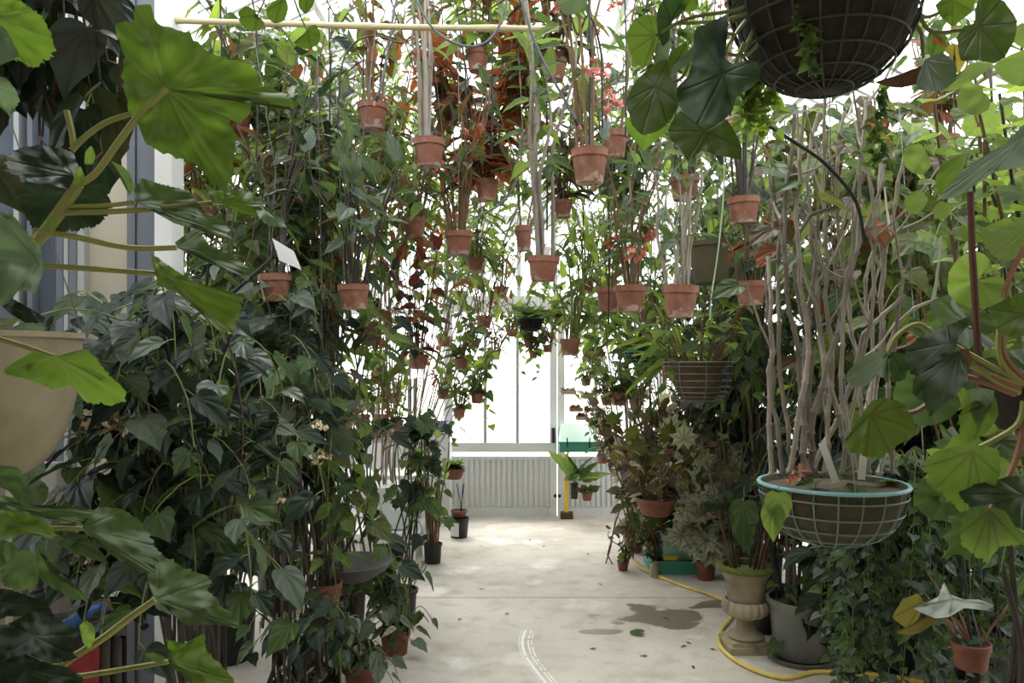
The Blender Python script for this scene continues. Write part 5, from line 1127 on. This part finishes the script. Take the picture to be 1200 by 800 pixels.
hose('grey hose sagging in a loop below the bamboo pole', [(485, -25), (492, 8), (512, 38), (540, 53), (565, 52), (582, 36), (592, 8), (598, -25)], 3.25)
hose('grey hose slanting down to the salt-crusted pot with copper nozzle', [(608, -25), (620, 30), (636, 70), (655, 105), (678, 147)], 3.0)
hose('grey hose curving towards the pot with coral blooms', [(612, 150), (606, 195), (602, 219), (584, 241), (554, 256)], 3.9, nozzle=False)
hose('thin black hose arching over the bronze-leaved pot', [(396, 150), (400, 80), (416, 50), (440, 42), (470, 50), (482, 42)], 3.6, .004, BLACK, False)
hose('thin pale green line hanging in front of the double-rimmed pot', [(850, -30), (849, 120), (848, 220), (842, 290), (834, 345), (832, 375)], 3.1, .0028, plain('pale_green_line', rgb(168, 190, 172), .5), False)
hose('black hose curving under the overhead big basket', [(668, -20), (676, 40), (690, 18), (704, 60), (706, 150)], 3.05, .004, BLACK, False)
for x, y, dd in ((300, 40, 3.6), (258, 20, 3.5), (385, 30, 3.9), (424, 10, 4.1), (575, 30, 3.7), (690, 20, 3.02), (732, 10, 3.6), (790, 60, 3.6), (870, 100, 3.5), (712, 230, 3.9), (640, 120, 3.7), (545, 100, 4.0)):
    tag(MB().tube([Vector((hook_x(P(x, 0, dd).x), dd, 3.45)), P(x, y - 20, dd), P(x + 2, y + 40, dd), P(x + 1, y + 150, dd)], .0045, 6).build('hanging_rod', BLACK, smooth=True), 'thin black rod hanging upright among the canes and pots', 'rod', 'black hanging rods')

# ------------------------------------------------------------------ centre and right fill
for i, (px, d, reg, lk, st_, lab, cn) in enumerate([
 (455, 6.4, (430, 530, 120, 290, 5.6, 7.0), 'wing', ['light', 'mid', 'light', 'lime', 'orange'], 'tall pale green begonia far down the left of the path', [CANEB, CANEG]),
 (700, 7.0, (640, 770, 120, 400, 5.8, 7.4), 'wing', ['light', 'mid', 'lime', 'olive'], 'tall pale green begonia far down the right of the path', [CANEB, CANEG]),
 (895, 5.6, (800, 930, 170, 440, 4.6, 5.8), 'wing', ['mid', 'light', 'dark', 'olive'], 'tall mid-green begonia behind the mossy hanging planter', [CANED, CANEB]),
 (875, 6.2, (825, 915, 380, 580, 5.7, 6.5), 'ovate', ['dark', 'mid', 'dark', 'grey'], 'dark-leaved climber around the mossy trunk', [CANED]),
 (1010, 4.5, (930, 1110, 120, 420, 3.8, 5.0), 'ovate', ['mid', 'olive', 'light', 'bronze', 'lime'], 'tall begonia with bronze and green leaves behind the bare canes', [CANED, CANEB]),
 (1150, 3.9, (1060, 1240, 150, 480, 3.2, 4.4), 'ovate', ['mid', 'light', 'olive', 'lime'], 'tall leafy begonia behind the round lime leaves', [CANED, CANEB]),
 (1010, 4.6, (930, 1100, 400, 640, 4.2, 5.0), 'wing', ['dark', 'mid', 'dark'], 'shaded dark begonia behind the turquoise-rimmed basket', [CANED]),
 (600, 7.6, (520, 720, 90, 330, 6.2, 7.6), 'wing', ['light', 'lime', 'olive', 'orange', 'mid'], 'pale leafy canes high against the far glass', [CANEG, CANEB]),
]):
    x0, x1, y0, y1, d0, d1 = reg
    if px == 600:
        # this one grows from a pot on a high shelf wire instead of the path
        px = 470
    shrub('cane_begonia', lab, fl(px if px not in (700,) else 765, d), 20, .2, 85, lk, st_, .18, .09, 300 + i, cn, reg, pot=('black', .3, 1), cap=300, trad=.007)
potted(870, -5, 40, 'clay pot hanging behind the big round basket near the roof', kind='wing', sty=['mid', 'light', 'olive'], size=.13, canes=8, clen=.4, d=3.6)
for i, (x, y, d) in enumerate(((780, 90, 4.6), (620, 150, 4.9), (660, 235, 5.4), (600, 110, 5.6), (835, 130, 5.0), (455, 200, 5.3), (520, 120, 5.2), (735, 240, 5.2), (765, 180, 5.8), (560, 60, 4.5), (650, 70, 4.4), (350, 240, 4.6), (280, 130, 4.2), (240, 230, 4.0))):
    k = [('wing', ['mid', 'light', 'olive']), ('wing', ['light', 'lime', 'orange']), ('wing', ['redund', 'bronze', 'mid']), ('ovate', ['mid', 'light', 'grey'])][i % 4]
    look = ['olive winged leaves', 'pale lime leaves', 'bronze red-backed leaves', 'broad greyish leaves'][i % 4]
    spot = ['behind the round backlit leaves', 'above the white-tagged pot', 'between the white-tagged and salt-crusted pots', 'under the sagging grey hose', 'above the pale pinkish pot', 'below the nozzle pot', 'beside the thick-caned pot',
            'below the pink-flowered pot', 'left of the pot under the backlit leaves', 'under the middle of the bamboo pole', 'by the end of the bamboo pole', 'above the silvery-leaved pot', 'behind the large lobed leaf', 'beside the white post'][i]
    lab = 'clay pot with ' + look + ' hanging ' + spot
    potted(x, y, F * .14 / d, lab, kind=k[0], sty=k[1], size=.17, canes=10, clen=.85, spacing=.075, start=.12, d=d, group='pots half hidden by foliage overhead', flowers='pink' if i % 3 == 1 else None)

# dense background growth along both sides, its leaves too small and many to pick apart
for i, (px, d, reg, st_, lab) in enumerate([
 (200, 5.8, (120, 330, -60, 330, 5.0, 6.6), ['mid', 'light', 'olive', 'dark'], 'dense leafy growth against the left glass wall'),
 (330, 6.8, (300, 470, -40, 340, 6.0, 7.6), ['light', 'mid', 'olive', 'bronze'], 'dense leafy growth in the far left corner'),
 (830, 6.8, (760, 930, -40, 330, 6.0, 7.6), ['light', 'mid', 'olive'], 'dense leafy growth in the far right corner'),
 (820, 6.9, (760, 900, 330, 580, 6.2, 7.6), ['mid', 'purple', 'bronze', 'dark'], 'dense lower growth in the far right corner'),
 (1000, 5.9, (900, 1130, -40, 340, 5.2, 6.6), ['mid', 'light', 'olive', 'dark'], 'dense leafy growth against the right glass wall'),
 (1010, 5.6, (910, 1120, 300, 640, 5.2, 6.0), ['dark', 'mid', 'dark'], 'dense shaded growth low against the right glass wall'),
 (1180, 4.6, (1090, 1300, 0, 400, 4.2, 5.2), ['mid', 'light', 'olive'], 'dense leafy growth behind the lime leaves'),
 (1180, 4.2, (1080, 1300, 380, 760, 3.6, 4.6), ['dark', 'dark', 'mid'], 'dense shaded growth behind the silver-leaved pot'),
 (1040, 4.2, (970, 1110, 430, 780, 3.9, 4.5), ['dark', 'mid', 'dark'], 'dense shaded growth behind the trailing vine curtain'),
 (240, 4.7, (190, 330, 330, 600, 4.2, 5.0), ['dark', 'mid', 'dark'], 'dense shaded growth low behind the dark shrub'),
]):
    shrub('leafy_thicket', lab, fl(px, d), 14, .3, 110, R.choice(['wing', 'ovate']), st_, .19, .085, 500 + i, [CANED, CANEB], reg, joined=True, trad=.008, bout=Vector((0, -.3, 0)), pot=('black', .4, .8))
# mossy trunk
tr = thing('tree_trunk', 'dark mossy trunk rising behind the wide rusty basket', 'trunk', fl(862, 6.0))
pts = [fl(862, 6.0) + Vector((R.uniform(-.02, .02), R.uniform(-.02, .02), z)) for z in (0, .3, .6, .9, 1.2, 1.5, 1.8, 2.1)]
MB().tube([p - Vector(tr.location) for p in smooth_path(pts, 4)], [.12 * (1 + .25 * noise.noise(Vector((i * .6, 1, 1)))) for i in range(29)], 14).build('bark', plain('mossy_bark', rgb(62, 56, 38), .95, var=.35, scale=22, bump=1.0, dirt=rgb(70, 84, 36), dirt_amt=.7), tr, True)
for k_ in range(7):
    a = R.uniform(0, 6.28); MB().tube([(math.cos(a) * .12, math.sin(a) * .12, .05), (math.cos(a + .5) * .13, math.sin(a + .5) * .13, .8), (math.cos(a + .9) * .13, math.sin(a + .9) * .13, 1.6)], .006, 5).build('root', CANEB, tr, True)

# ------------------------------------------------------------------ right, lower: bowl, silver star plant, small floor pots
potted(768, 583, 48, 'wide red-brown clay bowl of bronze leaves hanging over the floor pots', h=23, pot='bowl', dia=.3, kind='ovate', sty=['bronze', 'purple', 'gold', 'pewter'], size=.1, canes=16, clen=.42, spacing=.06, start=.1, spread=.6, cane=CANEB)
g = G(827, 678); potted(827, 654, 26, 'tall red clay floor pot of silvery star-leaved begonia', h=25, pot='red', d=g.y, base=g, hang=False, kind='star', sty=['pewter', 'pewter', 'pewter', 'olive'], size=.19, canes=24, clen=.9, spacing=.12, start=.25, spread=.3, upv=(-.1, -.9, .5), cane=STEMR, name='potted_begonia', flowers='pink')
g = G(790, 640, 0); g = Vector((1.05, 5.6, 0)); potted(775, 640, 24, 'red clay floor pot of bronze star-leaved begonia behind the silvery one', h=22, pot='red', d=6.3, base=fl(775, 6.3), hang=False, upv=(0, -.8, .6), kind='star', sty=['bronze', 'olive', 'pewter', 'rust'], size=.16, canes=20, clen=1.0, spacing=.12, start=.25, spread=.3, cane=STEMR, name='potted_begonia')
potted(750, 640, 20, 'floor pot of purple-leaved begonia near the green tray', h=18, pot='red', d=6.7, base=fl(745, 6.7), hang=False, upv=(0, -.7, .7), kind='ovate', sty=['purple', 'purple', 'pewter', 'bronze'], size=.12, canes=20, clen=1.1, spacing=.09, start=.1, spread=.24, cane=STEMR, name='potted_begonia')
g = G(730, 668); potted(730, 655, 14, 'smallest red clay pot standing on the floor by the hose end', h=13, pot='red', d=g.y, base=g, hang=False, kind='ovate', sty=['mid', 'bronze', 'light'], size=.06, canes=9, clen=.3, spacing=.05, start=.2, spread=.4, cane=CANEB, name='potted_begonia', joined=True)
g = G(768, 664); potted(768, 648, 18, 'red clay floor pot of silvery purple leaves behind the glass jar', h=16, pot='red', d=g.y, base=g, hang=False, kind='ovate', sty=['pewter', 'purple', 'mid'], size=.09, canes=14, clen=.36, spacing=.06, start=.15, spread=.5, cane=CANEB, name='potted_begonia')
# arching bare twig hanging over the floor
pl0 = thing('dry_branch', 'bare arching dry twig hanging over the path edge', 'branch', fl(742, 6.4)); o_ = Vector(pl0.location)
for pts in ([(742, 640), (728, 585), (735, 570), (722, 610), (712, 650), (720, 680)], [(742, 640), (722, 600), (716, 640), (710, 660)], [(735, 590), (745, 578), (752, 590), (730, 650)]):
    MB().tube([P(x, y, 6.3) - o_ for x, y in [(742, 655)] + [(x, min(y, 665)) for x, y in pts]], .006, 5).build('twig', CANEB, pl0, True)
# green tray with lidded box
g = G(790, 673); root = thing('propagator', 'teal seed tray with pale green lidded box on the floor', 'seed tray', g)
b = MB(); w_, d_, h_ = .33, .4, .1
b.box((0, d_ / 2, .006), (w_, d_, .012)); 
for sx in (-1, 1): b.box((sx * w_ / 2, d_ / 2, h_ / 2), (.012, d_, h_))
for yy in (0, d_): b.box((0, yy, h_ / 2), (w_ + .012, .012, h_))
b.box((0, -.012, h_), (w_ + .04, .02, .012)); b.build('tray', TEAL, root)
b = MB(); b.box((.05, d_ / 2, .19), (.24, .3, .18)); b.box((.05, d_ / 2, .285), (.26, .32, .02)); b.build('lid', TEALP, root)
b = MB(); b.box((-.02, .03, .12), (.1, .02, .03)); b.build('vent_slider', YELL, root)
g = G(767, 676, 0); root = thing('glass_jar', 'small cloudy jar standing on the floor beside the hose', 'jar', g)
b = MB(); b.lathe([(0, 0), (.034, 0), (.036, .01), (.036, .09), (.03, .1), (.03, .115), (.026, .115), (.026, .1), (0, .098)], 18); b.build('body', plain('cloudy_glass', rgb(140, 136, 112), .25, scale=10), root, True)

# the stone urn
g = G(874, 768); g.y += .12; g.x = (874 - CX) / F * g.y
root = thing('garden_urn', 'weathered stone urn on a square foot with gadrooned bowl', 'urn', g)
b = MB(); b.box((0, 0, .02), (.25, .25, .04)); b.box((0, 0, .05), (.21, .21, .02)); b.build('plinth', STONE, root)
b = MB(); b.lathe([(.0, .06), (.1, .06), (.105, .075), (.095, .09), (.07, .1), (.055, .13), (.05, .16), (.058, .18), (.07, .185), (.07, .195), (.055, .2)], 32); b.build('stem', STONE, root, True)
def gad(i, a): return 1 + (.07 * abs(math.cos(a * 9)) - .03 if 0 < i < 6 else 0)
b = MB(); b.lathe([(.05, .185), (.095, .19), (.124, .212), (.134, .24), (.13, .266), (.112, .284)], 108, mod=gad); b.build('gadrooning', STONE, root, True)
b = MB(); b.lathe([(.1, .275), (.104, .295), (.108, .34), (.12, .4), (.14, .44), (.155, .455), (.16, .47), (.15, .475), (.13, .45), (0, .44)], 36); b.build('bowl', STONE, root, True)
b = MB(); b.ring((0, 0, .468), .145, .02, 30, 8); b.build('moss', MOSSY, root, True)
pl = Plant(root, False, 91); gz = g + Vector((0, 0, .45))
for i in range(16):
    a = R.uniform(0, 6.28); p = gz + Vector((math.cos(a) * .08, math.sin(a) * .08, -.02)); e = Vector((math.cos(a) * .18, math.sin(a) * .18, R.uniform(.35, .9)))
    pts = smooth_path([p, p + e * .5, p + e], 4); pl.stem(pts, .006, .003, R.choice([CANED, CANED, CANEB]), 'cane'); pl.along(pts, 'star', ['bronze', 'olive', 'dark'], .11, .12, .5)
for x, y, s_ in ((872, 570, .3), (905, 560, .24), (868, 600, .2)):
    pl.leaf(P(x, y, g.y - .1), (R.uniform(-.1, .2), -.3, -1), 'ovate', 'mid', s_ * .9, up=(-.3, -1, .1), roll=0)
pl.finish()
# grey tub and dark pot
g = G(938, 784); g.y += .15; g.x = (938 - CX) / F * g.y
root = thing('plant_tub', 'large grey plastic tub of dark canes standing on a saucer', 'plant pot', g)
put_pot('pot', 'grey', root, T(0, 0, .025) @ Matrix.Diagonal((.37, .37, .37, 1)))
b = MB(); b.lathe([(0, 0), (.17, 0), (.19, .03), (.18, .03), (.16, .012), (0, .012)], 30); b.build('saucer', GREYP, root, True)
pl = Plant(root, False, 92)
for i in range(15):
    a = R.uniform(0, 6.28); p = g + Vector((math.cos(a) * .12, math.sin(a) * .12, .28)); e = Vector((math.cos(a) * .1, math.sin(a) * .1, R.uniform(.5, 1.1)))
    pts = smooth_path([p, p + e * .5 + Vector((R.uniform(-.03, .03), 0, 0)), p + e], 4); pl.stem(pts, .011, .007, CANED, 'cane', 7, .2)
    pl.along(pts, 'heart', ['light', 'mid', 'dark'], .1, .25, .15)
put_pot('small_pot', 'terra', root, T(.02, -.08, .3) @ Matrix.Diagonal((.09, .09, .09, 1)))
pl.finish()
g = G(896, 738); root = thing('plant_pot', 'black round pot standing between the urn and the grey tub', 'plant pot', fl(897, 4.75))
put_pot('body', 'black', root, Matrix.Diagonal((.24, .24, .2, 1)))
pl = Plant(root, False, 93)
for i in range(12):
    a = R.uniform(0, 6.28); pl.leaf(fl(897, 4.75) + Vector((math.cos(a) * .06, math.sin(a) * .06, .19)), (math.cos(a), math.sin(a), R.uniform(.3, 1)), 'wing', 'dark', .16)
# silver-leaved pot low on the right
r_, p_ = potted(1138, 752, 44, 'clay pot with one big silvery leaf hanging low on the right', h=34, pot='red', d=2.9, kind='ovate', sty=['dark', 'mid'], size=.08, canes=4, clen=.22, start=.2, spread=.6)
traced(r_, S11([(565,540),(610,520),(650,500),(670,450),(690,490),(740,510),(790,510),(845,530),(820,548),(740,540),(690,570),(640,575),(590,555)]), S11([(700,510)])[0], S11([(568,540),(670,455),(842,530),(690,568)]), 2.82, 'silver', 0, -.003, wave=.04)
traced(r_, S11([(490,570),(530,510),(580,490),(600,520),(580,580),(540,610)]), S11([(598,520)])[0], S11([(492,570),(540,608)]), 2.85, 'gold', .001, 0)
traced(r_, S11([(505,625),(560,595),(620,565),(655,550),(640,590),(590,625),(550,635)]), S11([(650,555)])[0], S11([(508,626)]), 2.8, 'gold', 0, -.001)
for e_ in ((700, 510), (598, 520), (650, 555)):
    q = S11([e_])[0]; p_.stem(smooth_path([P(1138, 756, 2.9), P((1138 + q[0]) / 2, 725, 2.88), P(q[0], q[1], 2.82)], 4), .005, .004, STEMR, 'petiole')
tag(MB().tube([P(1122, 560, 2.88), P(1128, 650, 2.88), P(1138, 755, 2.9)], .006, 8).build('plant_stake', BLACK, smooth=True), 'black rod slanting down into the silver-leaved pot', 'stake')
shrub('cane_begonia', 'cluster of dark bare canes rising from the floor at the right edge', fl(1215, 2.6), 13, .1, 4, 'ovate', ['dark', 'mid'], .1, .12, 411, [CANED], (1190, 1290, 520, 640, 2.4, 2.8), pot=('black', .34, .8), trad=.012)

# ------------------------------------------------------------------ the yellow hose
HS = [(742, 657), (752, 668), (770, 676), (800, 688), (830, 698), (852, 708), (858, 722), (846, 740), (843, 756), (856, 772), (885, 788), (920, 797), (955, 790), (1000, 792), (1060, 798), (1130, 812)]
tag(MB().tube(smooth_path([G(x, y) + Vector((0, 0, .013)) for x, y in HS], 8), .0125, 9).build('garden_hose', HOSEY, smooth=True), 'yellow garden hose snaking over the floor past the urn', 'hose')
# fallen leaves and crumbs
root = thing('fallen_leaf', 'fresh green leaf lying alone on the concrete', 'leaf', G(755, 744))
link('blade', leaf_tpl('round', 'mid', 1)[0], root, T(0, 0, .012) @ Matrix.Rotation(1.2, 4, 'Z') @ Matrix.Diagonal((.075, .09, .06, 1)))
for i, (x, y) in enumerate([(802, 752), (806, 757), (776, 724), (590, 720), (535, 727), (560, 690), (705, 686), (640, 640), (812, 780), (560, 640), (690, 650), (620, 632), (830, 760), (850, 745), (760, 770), (700, 760)]):
    g = G(x, y)
    o_ = link('fallen_leaf', leaf_tpl('wing', 'bronze', i % 3)[0], None, T(g + Vector((0, 0, .004))) @ Matrix.Rotation(R.uniform(0, 6), 4, 'Z') @ Matrix.Diagonal((.04, .04, .02, 1)))
    tag(o_, 'tiny withered brown leaf scrap on the concrete', 'leaf', 'withered leaf scraps on the floor')

# ------------------------------------------------------------------ by the far door
# mint propagator on a wall bracket
bx0, bx1 = gx(655) * .965, gx(698) * .965; yy = WALL_Y * .965; zb = EYE - (528 - HOR) / F * yy; zt = EYE - (497 - HOR) / F * yy
root = thing('propagator', 'mint green sloping-lid propagator box on the far door', 'seed tray', ((bx0 + bx1) / 2, yy, zb))
hw = (bx1 - bx0) / 2
b = MB(); b.box((0, 0, .05), (2 * hw, .26, .1)); b.box((0, -.13, .1), (2 * hw + .02, .02, .015)); b.build('tray', TEAL, root)
H_ = zt - zb
b = MB(); b.add([(-hw, -.13, .1), (hw, -.13, .1), (hw * .86, .06, H_), (-hw * .86, .06, H_), (-hw, .13, .1), (hw, .13, .1), (hw * .86, .11, H_), (-hw * .86, .11, H_)], [(0, 1, 2, 3), (3, 2, 6, 7), (5, 4, 7, 6), (0, 3, 7, 4), (1, 5, 6, 2)]); b.build('lid', MINT, root)
for sx in (-.5, .5):
    MB().box((sx * hw * 1.2, -.14, .1), (.012, .012, .1)).build('clip', BLACK, root)
    MB().box((sx * hw, .12, -.02), (.02, .28, .02)).build('bracket', WHITEM, root)
# yellow broom
p0 = P(664, 528, WALL_Y - .12); p1 = P(664, 600, WALL_Y - .2); p1.z = .06
root = thing('broom', 'yellow-handled broom leaning against the white door', 'broom', (p1.x, p1.y, 0))
b = MB(); b.tube([p1 - Vector(root.location), p0 - Vector((0, 0, .03)) - Vector(root.location)], .022, 10); b.build('handle', YELL, root, True)
b = MB(); b.box((0, 0, .035), (.13, .09, .07)); b.build('head', BROWN, root)
# wall-hung plants by the broom
def small_pot(px, py, w, h, d, label, kind, sty, size, n, pot='red', up=.8, name='hanging_begonia'):
    top = P(px, py, d); dia = w * d / F; ph = h * d / F
    root = thing(name, label, 'potted plant', top - Vector((0, 0, ph)))
    put_pot('pot', pot, root, Matrix.Diagonal((dia, dia, ph / PR[pot], 1))); pl = Plant(root, False, int(px))
    for i in range(n):
        a = 2.4 * i; pl.leaf(top, (math.cos(a), math.sin(a) - .3, up * pl.r.uniform(.2, 1.4)), kind, pl.r.choice(sty), size * pl.r.uniform(.7, 1.1))
    MB().tube([(0, dia / 2, ph * .9), (0, WALL_Y - top.y - .05, ph * .9)], .004, 5).build('hook', WIRE, root)
small_pot(673, 566, 10, 18, 8.0, 'dark pot of long upright green leaves hung on the white door', 'wing', ['light', 'mid', 'grey'], .34, 9, 'black', 1.2)
small_pot(688, 577, 13, 9, 7.9, 'little clay pot of reddish leaves hung low on the white door', 'ovate', ['orange', 'mid', 'bronze'], .13, 14, 'red', .4)
small_pot(532, 549, 26, 12, 7.0, 'shallow red-brown bowl of light ivy leaves left of the door', 'heart', ['light', 'mid'], .1, 40, 'bowl', .9)
# small trays on wires in the right-hand panes
for px, py, w in ((666, 461, 18), (675, 481, 15), (681, 491, 12), (688, 466, 14)):
    c = P(px, py, 7.9); root = thing('hanging_tray', 'small flat clay tray hung before the right-hand door pane', 'tray', c, 'small trays in the right-hand pane')
    ww = w * 7.9 / F; b = MB(); b.box((0, 0, 0), (ww, .12, .012)); b.box((0, -.06, .015), (ww, .008, .03)); b.box((0, .06, .015), (ww, .008, .03)); b.build('tray', TERRA, root)
    b = MB()
    for sx in (-1, 1): b.tube([(sx * ww / 2, 0, 0), (0, 0, .3)], .0018, 4)
    b.tube([(0, 0, .3), (hook_x(c.x) - c.x, 0, 3.45 - c.z)], .0018, 4); b.build('hanger_wire', WIRE, root)
    pl = Plant(root, True, int(px))
    for q in range(8): pl.leaf(c + Vector((R.uniform(-.4, .4) * ww, 0, .01)), (R.uniform(-1, 1), R.uniform(-1, 1), 1.2), 'heart', R.choice(['mid', 'bronze', 'orange']), .06)
    pl.finish()
# black pot with canes, white bucket
g = G(507, 659); r_, p_ = potted(507, 632, 23, 'black plastic floor pot of slim brown canes left of the path', h=26, pot='black', d=g.y, base=g, hang=False, kind='ovate', sty=['mid', 'light'], size=.1, canes=12, clen=.85, spacing=.1, start=.55, spread=.12, cane=CANEB, name='potted_begonia', rad=.008)
g = G(538, 629); root = thing('bucket', 'black bucket with a white printed label, clay saucer on top', 'bucket', g); rb = 23 * g.y / F / 2
b = MB(); b.lathe([(0, 0), (rb * .82, 0), (rb * .98, .17), (rb * 1.04, .17), (rb * 1.04, .185), (rb * .95, .185), (rb * .93, .15), (0, .15)], 26); b.build('body', BLACK, root, True)
b = MB()
vv = []; ff = []
for i in range(10):
    a0 = math.radians(200 + i * 8)
    for z, k in ((.02, .845), (.15, .965)): vv.append((rb * (k + .012) * math.cos(a0), rb * (k + .012) * math.sin(a0), z))
    if i: ff.append((2 * i - 2, 2 * i, 2 * i + 1, 2 * i - 1))
b.add(vv, ff); b.build('label', PAPER, root, True)
root2 = thing('plant_pot', 'low clay saucer pot sitting on the black bucket', 'plant pot', g + Vector((0, 0, .185)))
put_pot('body', 'bowl', root2, Matrix.Diagonal((rb * 1.7, rb * 1.7, .16, 1)))
for q in range(3): MB().tube([(R.uniform(-.04, .04), 0, .05), (R.uniform(-.08, .08), 0, .32)], .004, 5).build('stick', BLACK, root2)
# white cabinet, crate
x0, x1 = gx(400) * .95, gx(527) * .95; y0 = WALL_Y * .95
root = thing('cabinet', 'plain white cabinet standing left of the far door', 'cabinet', ((x0 + x1) / 2, y0 + .18, 0)); ht = EYE - (512 - HOR) / F * y0; w_ = x1 - x0
MB().box((0, 0, ht / 2 + .03), (w_, .32, ht - .06)).build('body', WHITEM, root)
for s_ in (-1, 1):
    dq = MB().box((s_ * w_ / 4, -.17, ht / 2), (w_ / 2 - .01, .018, ht - .12)).build('door', WHITEM, root)
    MB().box((s_ * .05, -.19, ht / 2), (.012, .02, .12)).build('handle', ALU, dq)
for sx in (-1, 1):
    for sy in (-1, 1): MB().box((sx * (w_ / 2 - .05), sy * .12, .03), (.05, .05, .06)).build('foot', BLACK, root)
MB().box((0, 0, ht + .01), (w_ + .03, .36, .02)).build('top', WHITEM, root)
root = thing('crate', 'dark blue slatted plastic crate on the white cabinet', 'crate', (x1 - .22, y0 + .16, ht + .02))
b = MB(); b.box((0, 0, .008), (.36, .26, .016)); b.build('base', BLUED, root)
for sy in (-1, 1):
    for z in (.04, .08, .115): MB().box((0, sy * .13, z), (.36, .012, .022)).build('slat', BLUED, root)
    for sx in (-1, -.33, .33, 1): MB().box((sx * .174, sy * .13, .065), (.016, .016, .13)).build('corner_post', BLUED, root)
for sx in (-1, 1):
    for z in (.04, .08, .115): MB().box((sx * .18, 0, z), (.012, .26, .022)).build('slat', BLUED, root)
# low white plastic table with a frosted box
g = G(484, 672); root = thing('plastic_table', 'low white plastic table left of the path', 'table', (g.x - .26, g.y + .28, 0)); ht = .3
MB().box((0, 0, ht), (.6, .6, .03)).build('top', WHITEM, root); 
for sx in (-1, 1):
    for sy in (-1, 1): MB().tube([(sx * .26, sy * .26, 0), (sx * .25, sy * .25, ht)], [.018, .024], 10).build('leg', WHITEM, root, True)
for sy in (-1, 1): MB().box((0, sy * .27, ht - .04), (.52, .015, .05)).build('apron', WHITEM, root)
root = thing('storage_box', 'frosted plastic storage box on the low white table', 'box', (g.x - .2, g.y + .3, ht + .015))
b = MB(); b.box((0, 0, .16), (.36, .4, .3)); b.build('body', SMOKE, root); b = MB(); b.box((0, 0, .325), (.39, .43, .03)); b.build('lid', SMOKE, root)
MB().box((.05, -.203, .2), (.08, .004, .08)).build('sticker', PAPER, root); MB().box((.05, -.206, .2), (.04, .003, .04)).build('emblem', BLUE, root)
# metal bench behind with stacked empty pots
bz = EYE - (514 - HOR) / F * 7.15
root = thing('metal_shelf', 'galvanised shelf rack of empty clay pots behind the leaves', 'shelf', fl(432, 7.35))
for x in (-.42, .42):
    for y in (-.2, .2): MB().box((x, y, .75), (.035, .035, 1.5)).build('upright', ALU, root)
for z in (.5, bz - .02): MB().box((0, 0, z), (.9, .46, .03)).build('shelf_board', ALU, root)
o_ = Vector(root.location)
for i, (x, n_) in enumerate(((-.2, 2), (-.03, 3), (.12, 3), (.27, 2))):
    for k in range(n_):
        q = link('empty_pot', POTS['terra'][0], None, T(o_ + Vector((x, -.12, bz + .002 + k * .05))) @ Matrix.Diagonal((.14, .14, .14, 1)))
        tag(q, 'empty clay pot nested in a stack on the galvanised shelf', 'plant pot', 'empty pots stacked on the shelf')
for i, x in enumerate((-.15, .05, .25)):
    q = link('empty_pot', POTS['terra'][0], None, T(o_ + Vector((x, -.1, .517))) @ Matrix.Diagonal((.15, .15, .15, 1)))
    tag(q, 'empty clay pot on the lower board of the galvanised shelf', 'plant pot', 'empty pots on the lower shelf')
# white bench along the left
root = thing('bench', 'long white staging bench on the left behind the canes', 'bench', (-1.3, 6.82, 0))
MB().box((0, 0, .66), (1.1, .5, .05)).build('top', WHITEM, root); MB().box((0, -.24, .59), (1.06, .02, .1)).build('apron', WHITEM, root)
for sx in (-1, 1):
    for sy in (-1, 1): MB().box((sx * .5, sy * .2, .32), (.05, .05, .64)).build('leg', WHITEM, root)

# vacuum cleaner by the partition
c = fl(72, 2.95); root = thing('vacuum_cleaner', 'red canister vacuum cleaner with blue handle and ribbed black hose', 'vacuum', c); o_ = c
ztop = P(0, 757, 2.95).z
b = MB(); b.lathe([(0, .06), (.115, .06), (.125, .1), (.13, ztop - .04), (.12, ztop), (0, ztop)], 30); b.build('tank', REDP, root, True)
b = MB(); b.lathe([(.128, 0), (.132, .02), (.132, .05), (.118, .06), (.1, .1), (0, .11)], 30, c=(0, 0, ztop)); b.build('motor_head', BLACK, root, True)
h0 = P(72, 738, 2.88) - o_; h1 = P(121, 713, 2.88) - o_
b = MB(); b.tube([h0, h0.lerp(h1, .5) + Vector((0, 0, .02)), h1], [.028, .022, .024], 10); b.tube([h0, h0 + Vector((-.01, .05, -.1))], .02, 8); b.build('handle', BLUE, root, True)
for a in (.8, 2.3, 3.9, 5.5): MB().lathe([(0, 0), (.03, 0), (.03, .05), (0, .05)], 12, c=(.09 * math.cos(a), .09 * math.sin(a), 0)).build('caster', BLACK, root)
hp = smooth_path([P(62, 740, 2.85) - o_, P(50, 715, 2.8) - o_, P(42, 685, 2.8) - o_, P(44, 655, 2.85) - o_, P(40, 620, 2.95) - o_], 9)
MB().tube(hp, [.021 if i % 2 else .027 for i in range(len(hp))], 10).build('hose', BLACK, root, True)
